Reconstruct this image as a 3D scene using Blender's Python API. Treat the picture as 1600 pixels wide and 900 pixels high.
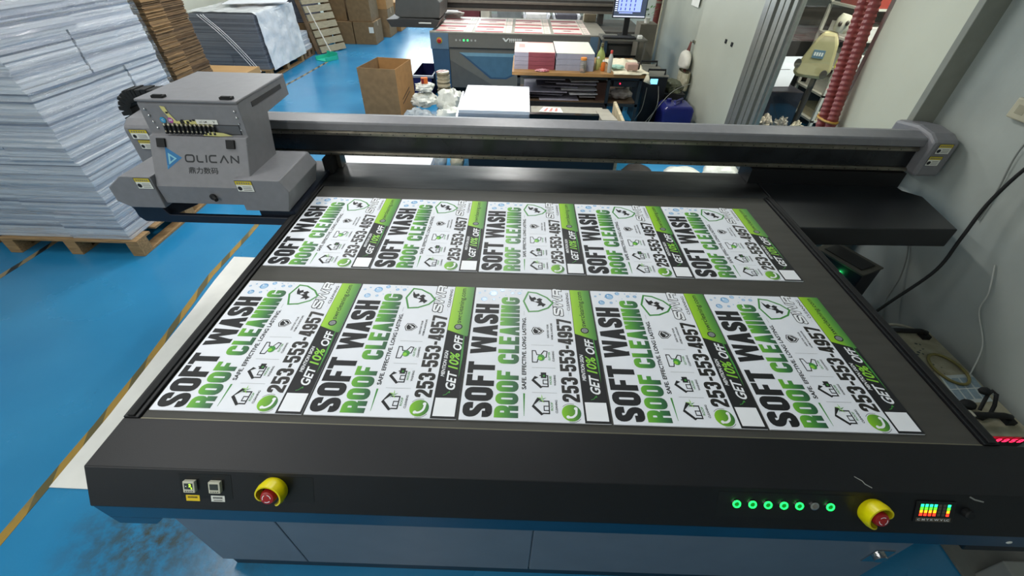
import bpy, math, random
from mathutils import Vector, Matrix
random.seed(7)
SC = bpy.context.scene
COL = SC.collection
for o in list(bpy.data.objects): bpy.data.objects.remove(o)

# ------------------------------------------------------------------ camera
BED = 0.85                      # height of the print surface above the floor
cam = bpy.data.cameras.new('camera'); cam.sensor_width = 36.0
cam.lens = 660.113 * 36.0 / 1600.0
cam.clip_start = 0.02; cam.clip_end = 100
co = bpy.data.objects.new('camera', cam); COL.objects.link(co)
co.location = (1.08271, -0.70905, 1.11411 + BED)
co.rotation_euler = (math.radians(49.80615), math.radians(-1.09975), math.radians(1.39221))
SC.camera = co
# ------------------------------------------------------------------ world, lights, exposure
SC.view_settings.view_transform = 'Standard'; SC.view_settings.look = 'None'
SC.view_settings.exposure = 0.27; SC.view_settings.gamma = 1.0
SC.view_settings.use_curve_mapping = False
W = bpy.data.worlds.new('world'); SC.world = W; W.use_nodes = True
W.node_tree.nodes['Background'].inputs[0].default_value = (0.92, 0.96, 1.0, 1)
W.node_tree.nodes['Background'].inputs[1].default_value = 0.55
def area(name, loc, size, power, color=(1, .98, .95), aim=None):
    l = bpy.data.lights.new(name, 'AREA'); l.shape = 'RECTANGLE'; l.size, l.size_y = size
    l.energy = power; l.color = color
    o = bpy.data.objects.new(name, l); COL.objects.link(o); o.location = loc
    if aim is not None:
        o.rotation_euler = (Vector(aim) - Vector(loc)).to_track_quat('-Z', 'Y').to_euler()
    return o
TUBES = [(-1.5, 1.0, 26), (-1.2, 3.6, 40), (0.9, 3.3, 52), (-2.2, 6.4, 40), (0.9, 6.2, 62), (-2.2, 10.0, 50), (1.2, 9.5, 50), (0.1, -0.9, 16)]
for i, (x, y, p) in enumerate(TUBES):
    area('tube_light', (x, y, 3.25), (0.16, 1.2), p * 1.0, (1.0, 0.985, 0.955))
area('fill_light_behind_camera', (-1.2, -2.85, 2.3), (3.2, 1.2), 60, (1.0, 0.985, 0.955), aim=(0.2, 1.2, .7))  # added unseen fill, brightens the faces turned towards the camera
area('window_light', (-1.3, 13.6, 2.2), (2.6, 2.6), 130, (0.88, 0.97, 1.0), aim=(-1.3, 7.0, 0.0))
area('side_room_light', (4.3, 3.2, 3.0), (1.4, 0.3), 110, (1.0, 0.97, 0.92))

# ------------------------------------------------------------------ materials
def lin(h):
    if isinstance(h, (tuple, list)): return tuple(h[:3]) + (1,)
    h = h.lstrip('#'); c = [int(h[i:i+2], 16) / 255 for i in (0, 2, 4)]
    return tuple((x / 12.92 if x <= .04045 else ((x + .055) / 1.055) ** 2.4) for x in c) + (1,)
_mats = {}
def mat(name, col, rough=.5, metal=0, var=.06, scale=12, bump=0, bscale=60, emit=None, estr=1, coat=0, stretch=None, alpha=1, trans=0, ior=1.45, col2=None, spec=.5):
    if name in _mats: return _mats[name]
    m = bpy.data.materials.new(name); m.use_nodes = True; nt = m.node_tree; N = nt.nodes; L = nt.links
    b = N['Principled BSDF']; c = lin(col)
    b.inputs['Roughness'].default_value = rough; b.inputs['Metallic'].default_value = metal
    b.inputs['Coat Weight'].default_value = coat; b.inputs['Coat Roughness'].default_value = .12
    b.inputs['Alpha'].default_value = alpha; b.inputs['IOR'].default_value = ior
    b.inputs['Transmission Weight'].default_value = trans; b.inputs['Specular IOR Level'].default_value = spec
    tc = N.new('ShaderNodeTexCoord'); mp = N.new('ShaderNodeMapping')
    L.new(tc.outputs['Object'], mp.inputs[0])
    if stretch: mp.inputs['Scale'].default_value = stretch
    nz = N.new('ShaderNodeTexNoise'); nz.inputs['Scale'].default_value = scale; nz.inputs['Detail'].default_value = 5
    L.new(mp.outputs[0], nz.inputs['Vector'])
    cr = N.new('ShaderNodeValToRGB')
    c2 = lin(col2) if col2 else tuple(min(1, x * (1 + var) + .0) for x in c[:3]) + (1,)
    c1 = c if col2 else tuple(x * (1 - var) for x in c[:3]) + (1,)
    cr.color_ramp.elements[0].color = c1; cr.color_ramp.elements[1].color = c2
    cr.color_ramp.elements[0].position = .35; cr.color_ramp.elements[1].position = .65
    L.new(nz.outputs['Fac'], cr.inputs[0]); L.new(cr.outputs[0], b.inputs['Base Color'])
    if emit:
        b.inputs['Emission Color'].default_value = lin(emit); b.inputs['Emission Strength'].default_value = estr
    if bump:
        n2 = N.new('ShaderNodeTexNoise'); n2.inputs['Scale'].default_value = bscale; n2.inputs['Detail'].default_value = 4
        L.new(mp.outputs[0], n2.inputs['Vector'])
        bp = N.new('ShaderNodeBump'); bp.inputs['Strength'].default_value = bump; bp.inputs['Distance'].default_value = .01
        L.new(n2.outputs['Fac'], bp.inputs['Height']); L.new(bp.outputs[0], b.inputs['Normal'])
    _mats[name] = m; return m
def gradmat(name, axis, a, b_, stops, rough=.5):
    if name in _mats: return _mats[name]
    m = bpy.data.materials.new(name); m.use_nodes = True; N = m.node_tree.nodes; L = m.node_tree.links
    b = N['Principled BSDF']; b.inputs['Roughness'].default_value = rough
    tc = N.new('ShaderNodeTexCoord'); sp = N.new('ShaderNodeSeparateXYZ'); L.new(tc.outputs['Object'], sp.inputs[0])
    mr = N.new('ShaderNodeMapRange'); mr.inputs['From Min'].default_value = a; mr.inputs['From Max'].default_value = b_
    L.new(sp.outputs[axis], mr.inputs['Value'])
    cr = N.new('ShaderNodeValToRGB'); e = cr.color_ramp.elements
    while len(e) < len(stops): e.new(.5)
    for i, (p, c) in enumerate(stops): e[i].position = p; e[i].color = lin(c)
    L.new(mr.outputs[0], cr.inputs[0]); L.new(cr.outputs[0], b.inputs['Base Color'])
    _mats[name] = m; return m

# ------------------------------------------------------------------ mesh builder
class MB:
    def __init__(s): s.v = []; s.f = []; s.m = []; s.k = 0
    def add(s, vs, fs, m=0):
        k = len(s.v); s.v += [tuple(p) for p in vs]
        for f in fs: s.f.append(tuple(i + k for i in f)); s.m.append(m)
        return s
    def box(s, x0, x1, y0, y1, z0, z1, m=0, rz=0, c=None):
        vs = [(x, y, z) for x in (x0, x1) for y in (y0, y1) for z in (z0, z1)]
        if rz:
            cx, cy = c or ((x0 + x1) / 2, (y0 + y1) / 2); cs, sn = math.cos(rz), math.sin(rz)
            vs = [(cx + (x - cx) * cs - (y - cy) * sn, cy + (x - cx) * sn + (y - cy) * cs, z) for x, y, z in vs]
        return s.add(vs, [(0, 1, 3, 2), (4, 6, 7, 5), (0, 4, 5, 1), (2, 3, 7, 6), (0, 2, 6, 4), (1, 5, 7, 3)], m)
    def hexa(s, b, t, m=0):       # bottom quad, top quad
        return s.add(list(b) + list(t), [(3, 2, 1, 0), (4, 5, 6, 7), (0, 1, 5, 4), (1, 2, 6, 5), (2, 3, 7, 6), (3, 0, 4, 7)], m)
    def prism(s, pts, axis, a, b, m=0):
        def P(p, t):
            if axis == 'x': return (t, p[0], p[1])
            if axis == 'y': return (p[0], t, p[1])
            return (p[0], p[1], t)
        n = len(pts); vs = [P(p, a) for p in pts] + [P(p, b) for p in pts]
        fs = [tuple(range(n))[::-1], tuple(range(n, 2 * n))] + [(i, (i + 1) % n, n + (i + 1) % n, n + i) for i in range(n)]
        return s.add(vs, fs, m)
    def tube(s, path, r, n=8, m=0, closed=False, caps=True):
        path = [Vector(p) for p in path]; k = len(path); rings = []
        up = Vector((0, 0, 1)); prev = None
        for i, p in enumerate(path):
            if closed: d = path[(i + 1) % k] - path[i - 1]
            else: d = path[min(i + 1, k - 1)] - path[max(i - 1, 0)]
            d.normalize()
            if prev is None:
                a = d.cross(up)
                if a.length < .01: a = d.cross(Vector((1, 0, 0)))
            else: a = prev - d * prev.dot(d)
            a.normalize(); b = d.cross(a); prev = a
            rr = r[i] if isinstance(r, (list, tuple)) else r
            rings.append([p + (a * math.cos(t) + b * math.sin(t)) * rr for t in [2 * math.pi * j / n for j in range(n)]])
        vs = [v for rg in rings for v in rg]; fs = []
        for i in range(k if closed else k - 1):
            for j in range(n):
                i2 = (i + 1) % k
                fs.append((i * n + j, i * n + (j + 1) % n, i2 * n + (j + 1) % n, i2 * n + j))
        if not closed and caps: fs += [tuple(range(n))[::-1], tuple((k - 1) * n + j for j in range(n))]
        return s.add(vs, fs, m)
    def cyl(s, p0, p1, r, n=16, m=0, r1=None): return s.tube([p0, p1], [r, r if r1 is None else r1], n, m)
    def lathe(s, prof, c, n=20, m=0, axis=(0, 0, 1)):
        q = Vector((0, 0, 1)).rotation_difference(Vector(axis).normalized()); c = Vector(c)
        vs = []; fs = []; k = len(prof)
        for r, z in prof:
            for j in range(n):
                t = 2 * math.pi * j / n; vs.append(c + q @ Vector((r * math.cos(t), r * math.sin(t), z)))
        for i in range(k - 1):
            for j in range(n): fs.append((i * n + j, i * n + (j + 1) % n, (i + 1) * n + (j + 1) % n, (i + 1) * n + j))
        fs += [tuple(range(n))[::-1], tuple((k - 1) * n + j for j in range(n))]
        return s.add(vs, fs, m)
    def ball(s, c, r, m=0, n=12, sq=(1, 1, 1)):
        vs = []; fs = []; k = n // 2 + 1
        for i in range(k):
            a = math.pi * i / (k - 1)
            for j in range(n):
                t = 2 * math.pi * j / n
                vs.append((c[0] + r * sq[0] * math.sin(a) * math.cos(t), c[1] + r * sq[1] * math.sin(a) * math.sin(t), c[2] - r * sq[2] * math.cos(a)))
        for i in range(k - 1):
            for j in range(n): fs.append((i * n + j, i * n + (j + 1) % n, (i + 1) * n + (j + 1) % n, (i + 1) * n + j))
        return s.add(vs, fs, m)
    def poly(s, M, pts, h=0, m=0):      # flat 2-D polygon through map M(a,b,h)
        s.k += 1; h += (s.k % 40) * 4e-6      # hair's breadth apart, so overlapping strokes never coincide
        return s.add([M(p[0], p[1], h) for p in pts], [tuple(range(len(pts)))], m)
    def grid(s, fn, nu, nv, m=0, closed_u=False):
        vs = [fn(i / (nu if closed_u else nu - 1), j / (nv - 1)) for i in range(nu) for j in range(nv)]; fs = []
        for i in range(nu if closed_u else nu - 1):
            i2 = (i + 1) % nu
            for j in range(nv - 1): fs.append((i * nv + j, i2 * nv + j, i2 * nv + j + 1, i * nv + j + 1))
        return s.add(vs, fs, m)
    def build(s, name, mats, parent=None, bev=0, smooth=None, sub=0, solid=0):
        me = bpy.data.meshes.new(name)
        if parent is not None: org = Vector(parent['_o'])
        else:
            xs = [p[0] for p in s.v]; ys = [p[1] for p in s.v]; zs = [p[2] for p in s.v]
            org = Vector(((min(xs) + max(xs)) / 2, (min(ys) + max(ys)) / 2, min(zs)))
        me.from_pydata([tuple(Vector(p) - org) for p in s.v], [], s.f)
        if not isinstance(mats, (list, tuple)): mats = [mats]
        for mm in mats: me.materials.append(mm)
        me.polygons.foreach_set('material_index', s.m)
        me.update()
        if smooth is not None:
            me.polygons.foreach_set('use_smooth', [True] * len(me.polygons))
            me.set_sharp_from_angle(angle=math.radians(smooth))
        o = bpy.data.objects.new(name, me); COL.objects.link(o)
        if parent is not None:
            o.parent = parent; o['_o'] = tuple(org)
        else: o.location = org; o['_o'] = tuple(org)
        if solid:
            md = o.modifiers.new('solid', 'SOLIDIFY'); md.thickness = solid
        if bev:
            md = o.modifiers.new('bevel', 'BEVEL'); md.width = bev; md.segments = 2; md.limit_method = 'ANGLE'; md.angle_limit = math.radians(35)
        if sub:
            md = o.modifiers.new('sub', 'SUBSURF'); md.levels = sub; md.render_levels = sub
        return o
def tag(o, label, cat, group=None):
    o['label'] = label; o['category'] = cat
    if group: o['group'] = group
    return o
def thing(name, loc, label, cat, group=None):
    o = bpy.data.objects.new(name, None); COL.objects.link(o); o.location = loc; o['_o'] = tuple(loc); o.empty_display_size = .1
    return tag(o, label, cat, group)
def struct(o): o['kind'] = 'structure'; return o
def copy_tree(o, loc=None, rz=None, label=None, parent=None):
    c = o.copy(); COL.objects.link(c)
    if parent is not None: c.parent = parent
    for ch in list(o.children): copy_tree(ch, parent=c)
    if loc is not None: c.location = loc
    if rz is not None: c.rotation_euler[2] = rz
    if label: c['label'] = label
    return c
def plane(o, u, v):
    o = Vector(o); u = Vector(u).normalized(); v = Vector(v).normalized(); n = u.cross(v)
    return lambda a, b, h=0: tuple(o + u * a + v * b + n * h)
# ------------------------------------------------------------------ lettering
def arc_path(pts, r, closed=False, seg=4):
    out = []; n = len(pts)
    for i in range(n):
        p = Vector(pts[i]).to_2d()
        if not closed and i in (0, n - 1): out.append(tuple(p)); continue
        a = Vector(pts[i - 1]).to_2d(); b = Vector(pts[(i + 1) % n]).to_2d()
        da = (a - p); db = (b - p); la, lb = da.length, db.length
        d = min(r, la * .499, lb * .499)
        p0 = p + da / la * d; p2 = p + db / lb * d
        for k in range(seg + 1):
            t = k / seg; q = p0 * (1 - t) ** 2 + p * 2 * t * (1 - t) + p2 * t * t; out.append(tuple(q))
    return out
def ribbon(path, t, closed=False):
    P = [Vector(p).to_2d() for p in path]
    Q = [P[0]]
    for p in P[1:]:
        if (p - Q[-1]).length > 1e-6: Q.append(p)
    if closed and (Q[0] - Q[-1]).length < 1e-6: Q.pop()
    P = Q; n = len(P); Lf = []; Rt = []
    for i in range(n):
        if closed: d0 = (P[i] - P[i - 1]).normalized(); d1 = (P[(i + 1) % n] - P[i]).normalized()
        else:
            d1 = (P[min(i + 1, n - 1)] - P[min(i, n - 2)]).normalized() if i < n - 1 else (P[-1] - P[-2]).normalized()
            d0 = (P[i] - P[i - 1]).normalized() if i > 0 else d1
        nn = Vector((-(d0 + d1).y, (d0 + d1).x)); nn.normalize()
        c = max(.35, nn.dot(Vector((-d1.y, d1.x)))); o = nn * (t / 2 / c)
        Lf.append(P[i] + o); Rt.append(P[i] - o)
    out = []
    for i in range(n if closed else n - 1):
        j = (i + 1) % n; out.append([tuple(Rt[i]), tuple(Rt[j]), tuple(Lf[j]), tuple(Lf[i])])
    return out
def glyph(ch, w, h, t, th=None):
    th = th or t * .85
    L, R, B, T = t / 2, w - t / 2, th / 2, h - th / 2; M = h * .5; rr = w * .42
    V = lambda x, a=0, b=h: [[(x - t / 2, a), (x + t / 2, a), (x + t / 2, b), (x - t / 2, b)]]
    Hh = lambda y, a, b: [[(a, y - th / 2), (b, y - th / 2), (b, y + th / 2), (a, y + th / 2)]]
    S = lambda xa, xb, a=0, b=h, tt=t: [[(xa, a), (xa + tt, a), (xb + tt, b), (xb, b)]]
    rb = lambda pts, r=rr, closed=False: ribbon(arc_path(pts, r, closed), t, closed)
    if ch in 'OD0': return rb([(L, L), (R, L), (R, h - L), (L, h - L)], closed=True)
    if ch in 'S': return rb([(R, h * .66), (R, h - L), (L, h - L), (L, h * .60), (R, h * .40), (R, L), (L, L), (L, h * .34)])
    if ch == 'F': return V(L) + Hh(T, 0, w) + Hh(M, 0, w * .88)
    if ch == 'E': return V(L) + Hh(T, 0, w) + Hh(M, 0, w * .9) + Hh(B, 0, w)
    if ch == 'T': return V(w / 2) + Hh(T, 0, w)
    if ch == 'L': return V(L) + Hh(B, 0, w)
    if ch == 'I': return V(w / 2)
    if ch == 'H': return V(L) + V(R) + Hh(M, 0, w)
    if ch == 'W': return S(w * .16, 0, tt=t * .9) + S(w * .16, w * .42, tt=t * .75) + S(w * .70, w * .42, tt=t * .75) + S(w * .70, w - t * .9, tt=t * .9)
    if ch == 'A': return S(0, w / 2 - t / 2) + S(w - t, w / 2 - t / 2) + [[(w * .2, h * .2), (w * .8, h * .2), (w * .74, h * .2 + th * .9), (w * .26, h * .2 + th * .9)]]
    if ch == 'N': return V(L) + V(R) + [[(0, h), (t * 1.05, h), (w, 0), (w - t * 1.05, 0)]]
    if ch == 'C': return rb([(R, h * .64), (R, h - L), (L, h - L), (L, L), (R, L), (R, h * .36)])
    if ch == 'G': return rb([(R, h * .66), (R, h - L), (L, h - L), (L, L), (R, L), (R, h * .48)]) + Hh(h * .46, w * .52, w)
    if ch == 'R': return V(L) + rb([(0, T), (R, T), (R, h * .47), (0, h * .47)], r=w * .3) + V(R, 0, h * .42)
    if ch == '2': return rb([(L, h * .64), (L, h - L), (R, h - L), (R, h * .58), (L * 1.1, h * .2), (L * 1.1, 0)], r=w * .4) + Hh(B, 0, w)
    if ch == '5': return Hh(T, 0, w) + V(L, h * .45, h) + rb([(L, h * .56), (R, h * .60), (R, L), (L, L), (L, h * .32)])
    if ch == '3': return rb([(L, h * .68), (L, h - L), (R, h - L), (R, h * .55), (w * .45, h * .52)]) + rb([(w * .45, h * .52), (R, h * .5), (R, L), (L, L), (L, h * .32)])
    if ch == '4': return V(w * .68) + Hh(h * .24, 0, w) + S(0, w * .68 - t * .8, h * .2, h, t * .8)
    if ch == '9': return rb([(L, h - L), (R, h - L), (R, h * .42), (L, h * .42)], closed=True) + rb([(R, h * .7), (R, L), (L, L), (L, h * .3)])
    if ch == '7': return Hh(T, 0, w) + S(w * .2, w - t, 0, h - th)
    if ch == '-': return Hh(h * .42, w * .05, w * .95)
    return []
WID = {'I': .42, 'W': 1.55, ' ': .48, '-': .62, 'A': 1.08, 'T': .95, 'L': .85, 'F': .88, 'E': .9}
def heavy(mb, M, text, x0, x1, y0, y1, m=0, h=0, tf=.36, gap=.13, shear=0, grow=0):
    tot = sum(WID.get(c, 1) for c in text) + gap * (len(text) - 1); k = (x1 - x0) / tot; H = y1 - y0; x = x0
    for c in text:
        w = WID.get(c, 1) * k
        if c != ' ':
            for pg in glyph(c, w, H, tf * k + grow):
                mb.poly(M, [(x + a + shear * b, y0 + b) for a, b in pg], h, m)
        x += w + gap * k
def text2d(s, off=0, shear=0):
    cu = bpy.data.curves.new('t', 'FONT'); cu.body = s; cu.size = 1; cu.offset = off; cu.shear = shear; cu.resolution_u = 3
    o = bpy.data.objects.new('t', cu); COL.objects.link(o)
    dg = bpy.context.evaluated_depsgraph_get(); dg.update(); ev = o.evaluated_get(dg); me = ev.to_mesh()
    vs = [tuple(v.co) for v in me.vertices]; fs = [tuple(p.vertices) for p in me.polygons]
    ev.to_mesh_clear(); bpy.data.objects.remove(o); bpy.data.curves.remove(cu)
    return vs, fs
def text(mb, M, s, x0, x1, y0, y1, m=0, h=0, off=.01, shear=0):
    vs, fs = text2d(s, off, shear)
    if not vs: return
    a0 = min(v[0] for v in vs); a1 = max(v[0] for v in vs); b0 = min(v[1] for v in vs); b1 = max(v[1] for v in vs)
    mb.add([M(x0 + (v[0] - a0) / (a1 - a0) * (x1 - x0), y0 + (v[1] - b0) / (b1 - b0) * (y1 - y0), h) for v in vs], fs, m)
def disc(mb, M, cx, cy, r, h=0, m=0, n=24, sx=1, sy=1): mb.poly(M, [(cx + r * sx * math.cos(2 * math.pi * i / n), cy + r * sy * math.sin(2 * math.pi * i / n)) for i in range(n)], h, m)
def rect(mb, M, a0, a1, b0, b1, h=0, m=0): mb.poly(M, [(a0, b0), (a1, b0), (a1, b1), (a0, b1)], h, m)
def line(mb, M, pts, t, h=0, m=0, closed=False):
    for pg in ribbon(pts, t, closed): mb.poly(M, pg, h, m)
# ------------------------------------------------------------------ shared materials
M_black = mat('black_powder_coat', '#0e0f12', .48, var=.12, scale=9, bump=.04, bscale=300)
M_blackg = mat('black_gloss_metal', '#1d2023', .22, var=.25, scale=7)
M_bed = mat('anodised_bed', '#403f3a', .6, var=.10, scale=5, bump=.03, bscale=400, stretch=(1, 6, 1))
M_grey = mat('grey_machine_paint', '#7a7a7d', .45, var=.04, scale=30, bump=.03, bscale=500)
M_greyd = mat('dark_grey_paint', '#56585c', .5, var=.05, scale=30)
M_base = mat('blue_grey_panel_paint', '#6a7480', .4, var=.04, scale=8)
M_skirt = mat('dark_blue_paint', '#123f5c', .35, var=.08, scale=8)
M_steel = mat('brushed_steel', '#a9a493', .3, metal=1, var=.12, scale=20, stretch=(.2, 8, 8))
M_steeld = mat('dark_rail_steel', '#8b867a', .30, metal=.9, var=.15, scale=20)
M_rubber = mat('black_rubber', '#101112', .7, var=.1)
M_white = mat('white_board', '#e9ecf2', .62, var=.02)
M_yellow = mat('yellow_plastic', '#e3d300', .35, var=.05)
M_red = mat('red_plastic', '#a01f22', .35, var=.08)
M_card = mat('cardboard', '#a27a4b', .8, var=.07, scale=14, bump=.05, bscale=120)
M_cardd = mat('cardboard_dark_and_shaded', '#7d6546', .8, var=.10, scale=14, bump=.05, bscale=120)  # own colour of the darker cartons; paints shade on the open box
M_wood = mat('pallet_wood', '#977a54', .8, var=.22, scale=9, bump=.2, bscale=50, stretch=(1, 9, 9))
M_woodd = mat('old_pallet_wood', '#6f5a44', .85, var=.25, scale=9, bump=.2, bscale=50)
M_lblw = mat('label_white', '#dfe0d8', .5, var=.03)
M_lbly = mat('label_yellow', '#c9b52a', .5, var=.05)
M_ink = mat('black_ink', '#191a1c', .6, var=.1)
M_inkw = mat('white_ink', '#f0f2f5', .45, var=.02)
M_chrome = mat('chrome', '#c8c8c8', .15, metal=1)

# ------------------------------------------------------------------ setting
def floor_mat():
    m = bpy.data.materials.new('blue_epoxy_floor'); m.use_nodes = True; N = m.node_tree.nodes; L = m.node_tree.links
    b = N['Principled BSDF']; tc = N.new('ShaderNodeTexCoord'); P = tc.outputs['Object']
    n1 = N.new('ShaderNodeTexNoise'); n1.inputs['Scale'].default_value = 1.3; n1.inputs['Detail'].default_value = 6; L.new(P, n1.inputs[0])
    cr = N.new('ShaderNodeValToRGB'); cr.color_ramp.elements[0].position = .3; cr.color_ramp.elements[1].position = .72
    cr.color_ramp.elements[0].color = lin('#1e74a4'); cr.color_ramp.elements[1].color = lin('#2d83b0'); L.new(n1.outputs[0], cr.inputs[0])
    # worn grey-brown grime by the corner of the printer, small dark scuffs all over
    def blob(cx, cy, r, sx=1.0):
        mp = N.new('ShaderNodeMapping'); mp.vector_type = 'POINT'; L.new(P, mp.inputs[0])
        mp.inputs['Location'].default_value = (-cx * sx, -cy, 0); mp.inputs['Scale'].default_value = (sx, 1, 1)
        ln = N.new('ShaderNodeVectorMath'); ln.operation = 'LENGTH'; L.new(mp.outputs[0], ln.inputs[0])
        mr = N.new('ShaderNodeMapRange'); mr.inputs[1].default_value = r; mr.inputs[2].default_value = r * .15; L.new(ln.outputs['Value'], mr.inputs[0]); return mr.outputs[0]
    g1 = blob(-.40, -.05, .34, .8); g2 = blob(-.08, -.16, .30, 1)
    mx = N.new('ShaderNodeMath'); mx.operation = 'MAXIMUM'; L.new(g1, mx.inputs[0])
    hf = N.new('ShaderNodeMath'); hf.operation = 'MULTIPLY'; hf.inputs[1].default_value = .55; L.new(g2, hf.inputs[0]); L.new(hf.outputs[0], mx.inputs[1])
    n2 = N.new('ShaderNodeTexNoise'); n2.inputs['Scale'].default_value = 16; n2.inputs['Detail'].default_value = 7; n2.inputs['Roughness'].default_value = .7; L.new(P, n2.inputs[0])
    r2 = N.new('ShaderNodeMapRange'); r2.inputs[1].default_value = .36; r2.inputs[2].default_value = .60; L.new(n2.outputs[0], r2.inputs[0])
    ml = N.new('ShaderNodeMath'); ml.operation = 'MULTIPLY'; L.new(mx.outputs[0], ml.inputs[0]); L.new(r2.outputs[0], ml.inputs[1])
    n3 = N.new('ShaderNodeTexNoise'); n3.inputs['Scale'].default_value = 7; n3.inputs['Detail'].default_value = 8; n3.inputs['Roughness'].default_value = .75; L.new(P, n3.inputs[0])
    r3 = N.new('ShaderNodeMapRange'); r3.inputs[1].default_value = .66; r3.inputs[2].default_value = .72; r3.inputs[4].default_value = .6; L.new(n3.outputs[0], r3.inputs[0])
    m1 = N.new('ShaderNodeMix'); m1.data_type = 'RGBA'; L.new(ml.outputs[0], m1.inputs[0]); L.new(cr.outputs[0], m1.inputs[6]); m1.inputs[7].default_value = lin('#3b4540')
    m2 = N.new('ShaderNodeMix'); m2.data_type = 'RGBA'; L.new(r3.outputs[0], m2.inputs[0]); L.new(m1.outputs[2], m2.inputs[6]); m2.inputs[7].default_value = lin('#1c4f6c')
    L.new(m2.outputs[2], b.inputs['Base Color'])
    rr = N.new('ShaderNodeMapRange'); rr.inputs[3].default_value = .14; rr.inputs[4].default_value = .36; L.new(n1.outputs[0], rr.inputs[0]); L.new(rr.outputs[0], b.inputs['Roughness'])
    n4 = N.new('ShaderNodeTexNoise'); n4.inputs['Scale'].default_value = 45; n4.inputs['Detail'].default_value = 4; L.new(P, n4.inputs[0])
    bp = N.new('ShaderNodeBump'); bp.inputs['Strength'].default_value = .12; bp.inputs['Distance'].default_value = .004; L.new(n4.outputs[0], bp.inputs['Height']); L.new(bp.outputs[0], b.inputs['Normal'])
    return m
def at0(o):   # put a structure mesh's origin at the world origin so object coordinates are metres
    d = o.location.copy(); o.data.transform(Matrix.Translation(d)); o.location = (0, 0, 0); return o
struct(at0(MB().box(-4.5, 7.0, -3.0, 14.5, -.1, 0).build('floor', floor_mat())))
M_wallr = mat('grey_green_wall_paint', '#a0a6a0', .55, var=.13, scale=1.6, bump=.08, bscale=30)
M_wallp = mat('pale_green_panel_paint', '#c9cab6', .45, var=.05, scale=1.2, bump=.05, bscale=30)
M_wallw = mat('whitewashed_wall', '#cfd3c6', .7, var=.06, scale=1.5)
M_wallmetal = mat('galvanised_wall_sheet', '#a5a89a', .3, metal=.15, var=.12, scale=1.6)
M_dark = mat('dark_side_room', '#4a463e', .8, var=.1)
struct(MB().box(3.52, 3.6, -3.0, 1.93, 0, 3.4).build('wall_right', M_wallr))
pw = MB(); pw.box(3.4, 3.6, 1.93, 2.51, 0, 3.4, 0); pw.box(3.395, 3.6, 1.885, 1.93, 0, 3.4, 1)
struct(pw.build('wall_pier', [M_wallp, mat('pier_edge_trim', '#85877d', .5)], bev=.004))
struct(MB().box(3.4, 3.5, 4.2, 5.8, 0, 3.4).build('wall_panel', mat('pale_panel_paint', '#b2b5a6', .45, var=.05, scale=1.2)))
struct(MB().box(3.41, 3.5, 5.8, 14.5, 0, 3.4).build('wall_sheet', M_wallmetal))
struct(MB().box(-4.5, -4.35, -3.0, 14.5, 0, 3.4).build('wall_left', M_wallw))
struct(MB().box(-4.5, 3.5, 14.4, 14.5, 0, 3.4).build('wall_back', M_wallw))
struct(MB().box(-4.5, 7.0, -3.1, -3.0, 0, 3.4).build('wall_front', M_wallw))
struct(MB().box(-4.5, 7.0, -3.0, 14.5, 3.4, 3.5).build('ceiling', mat('ceiling_white', '#d8dad6', .8)))
struct(MB().box(6.9, 7.0, -3.0, 14.4, 0, 3.4).build('wall_side_room', M_dark))
struct(MB().box(3.6, 6.9, 6.4, 6.5, 0, 3.4).build('wall_side_room_back', M_dark))
# glazed opening to the side room: aluminium frame and pane
fr = MB(); M_alu = mat('aluminium_frame', '#9a9b93', .35, metal=.6, var=.05, scale=30)
for a, b_, d in [(3.62, 3.68, 0), (3.72, 3.80, .01), (3.84, 3.92, 0), (3.96, 4.06, .012), (4.10, 4.2, 0)]: fr.box(3.395 - d, 3.47, a, b_, 0, 3.4)
fr.box(3.42, 3.46, 3.6, 4.2, 0, 3.4); fr.box(3.40, 3.46, 2.51, 3.62, 0, .35); fr.box(3.40, 3.46, 2.51, 2.55, .35, 3.4); fr.box(3.40, 3.46, 2.55, 3.62, 2.6, 3.4)
w1 = struct(fr.build('window_1', M_alu, bev=.003))
g = bpy.data.materials.new('clear_glass'); g.use_nodes = True; gn = g.node_tree.nodes; gl = g.node_tree.links
gn.remove(gn['Principled BSDF']); tr = gn.new('ShaderNodeBsdfTransparent'); tr.inputs[0].default_value = (.92, .95, .93, 1)
gs = gn.new('ShaderNodeBsdfGlossy'); gs.inputs['Roughness'].default_value = .03; mxs = gn.new('ShaderNodeMixShader'); lw = gn.new('ShaderNodeLayerWeight'); pw_ = gn.new('ShaderNodeMath'); pw_.operation = 'POWER'; pw_.inputs[1].default_value = 4; gl.new(lw.outputs['Facing'], pw_.inputs[0]); fz = gn.new('ShaderNodeMath'); fz.operation = 'MULTIPLY_ADD'; fz.inputs[1].default_value = .5; fz.inputs[2].default_value = .03; gl.new(pw_.outputs[0], fz.inputs[0])
gl.new(fz.outputs[0], mxs.inputs[0]); gl.new(tr.outputs[0], mxs.inputs[1]); gl.new(gs.outputs[0], mxs.inputs[2]); gl.new(mxs.outputs[0], gn['Material Output'].inputs[0])
MB().box(3.428, 3.434, 2.55, 3.62, .35, 2.6).build('pane', g, parent=w1)
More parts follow.
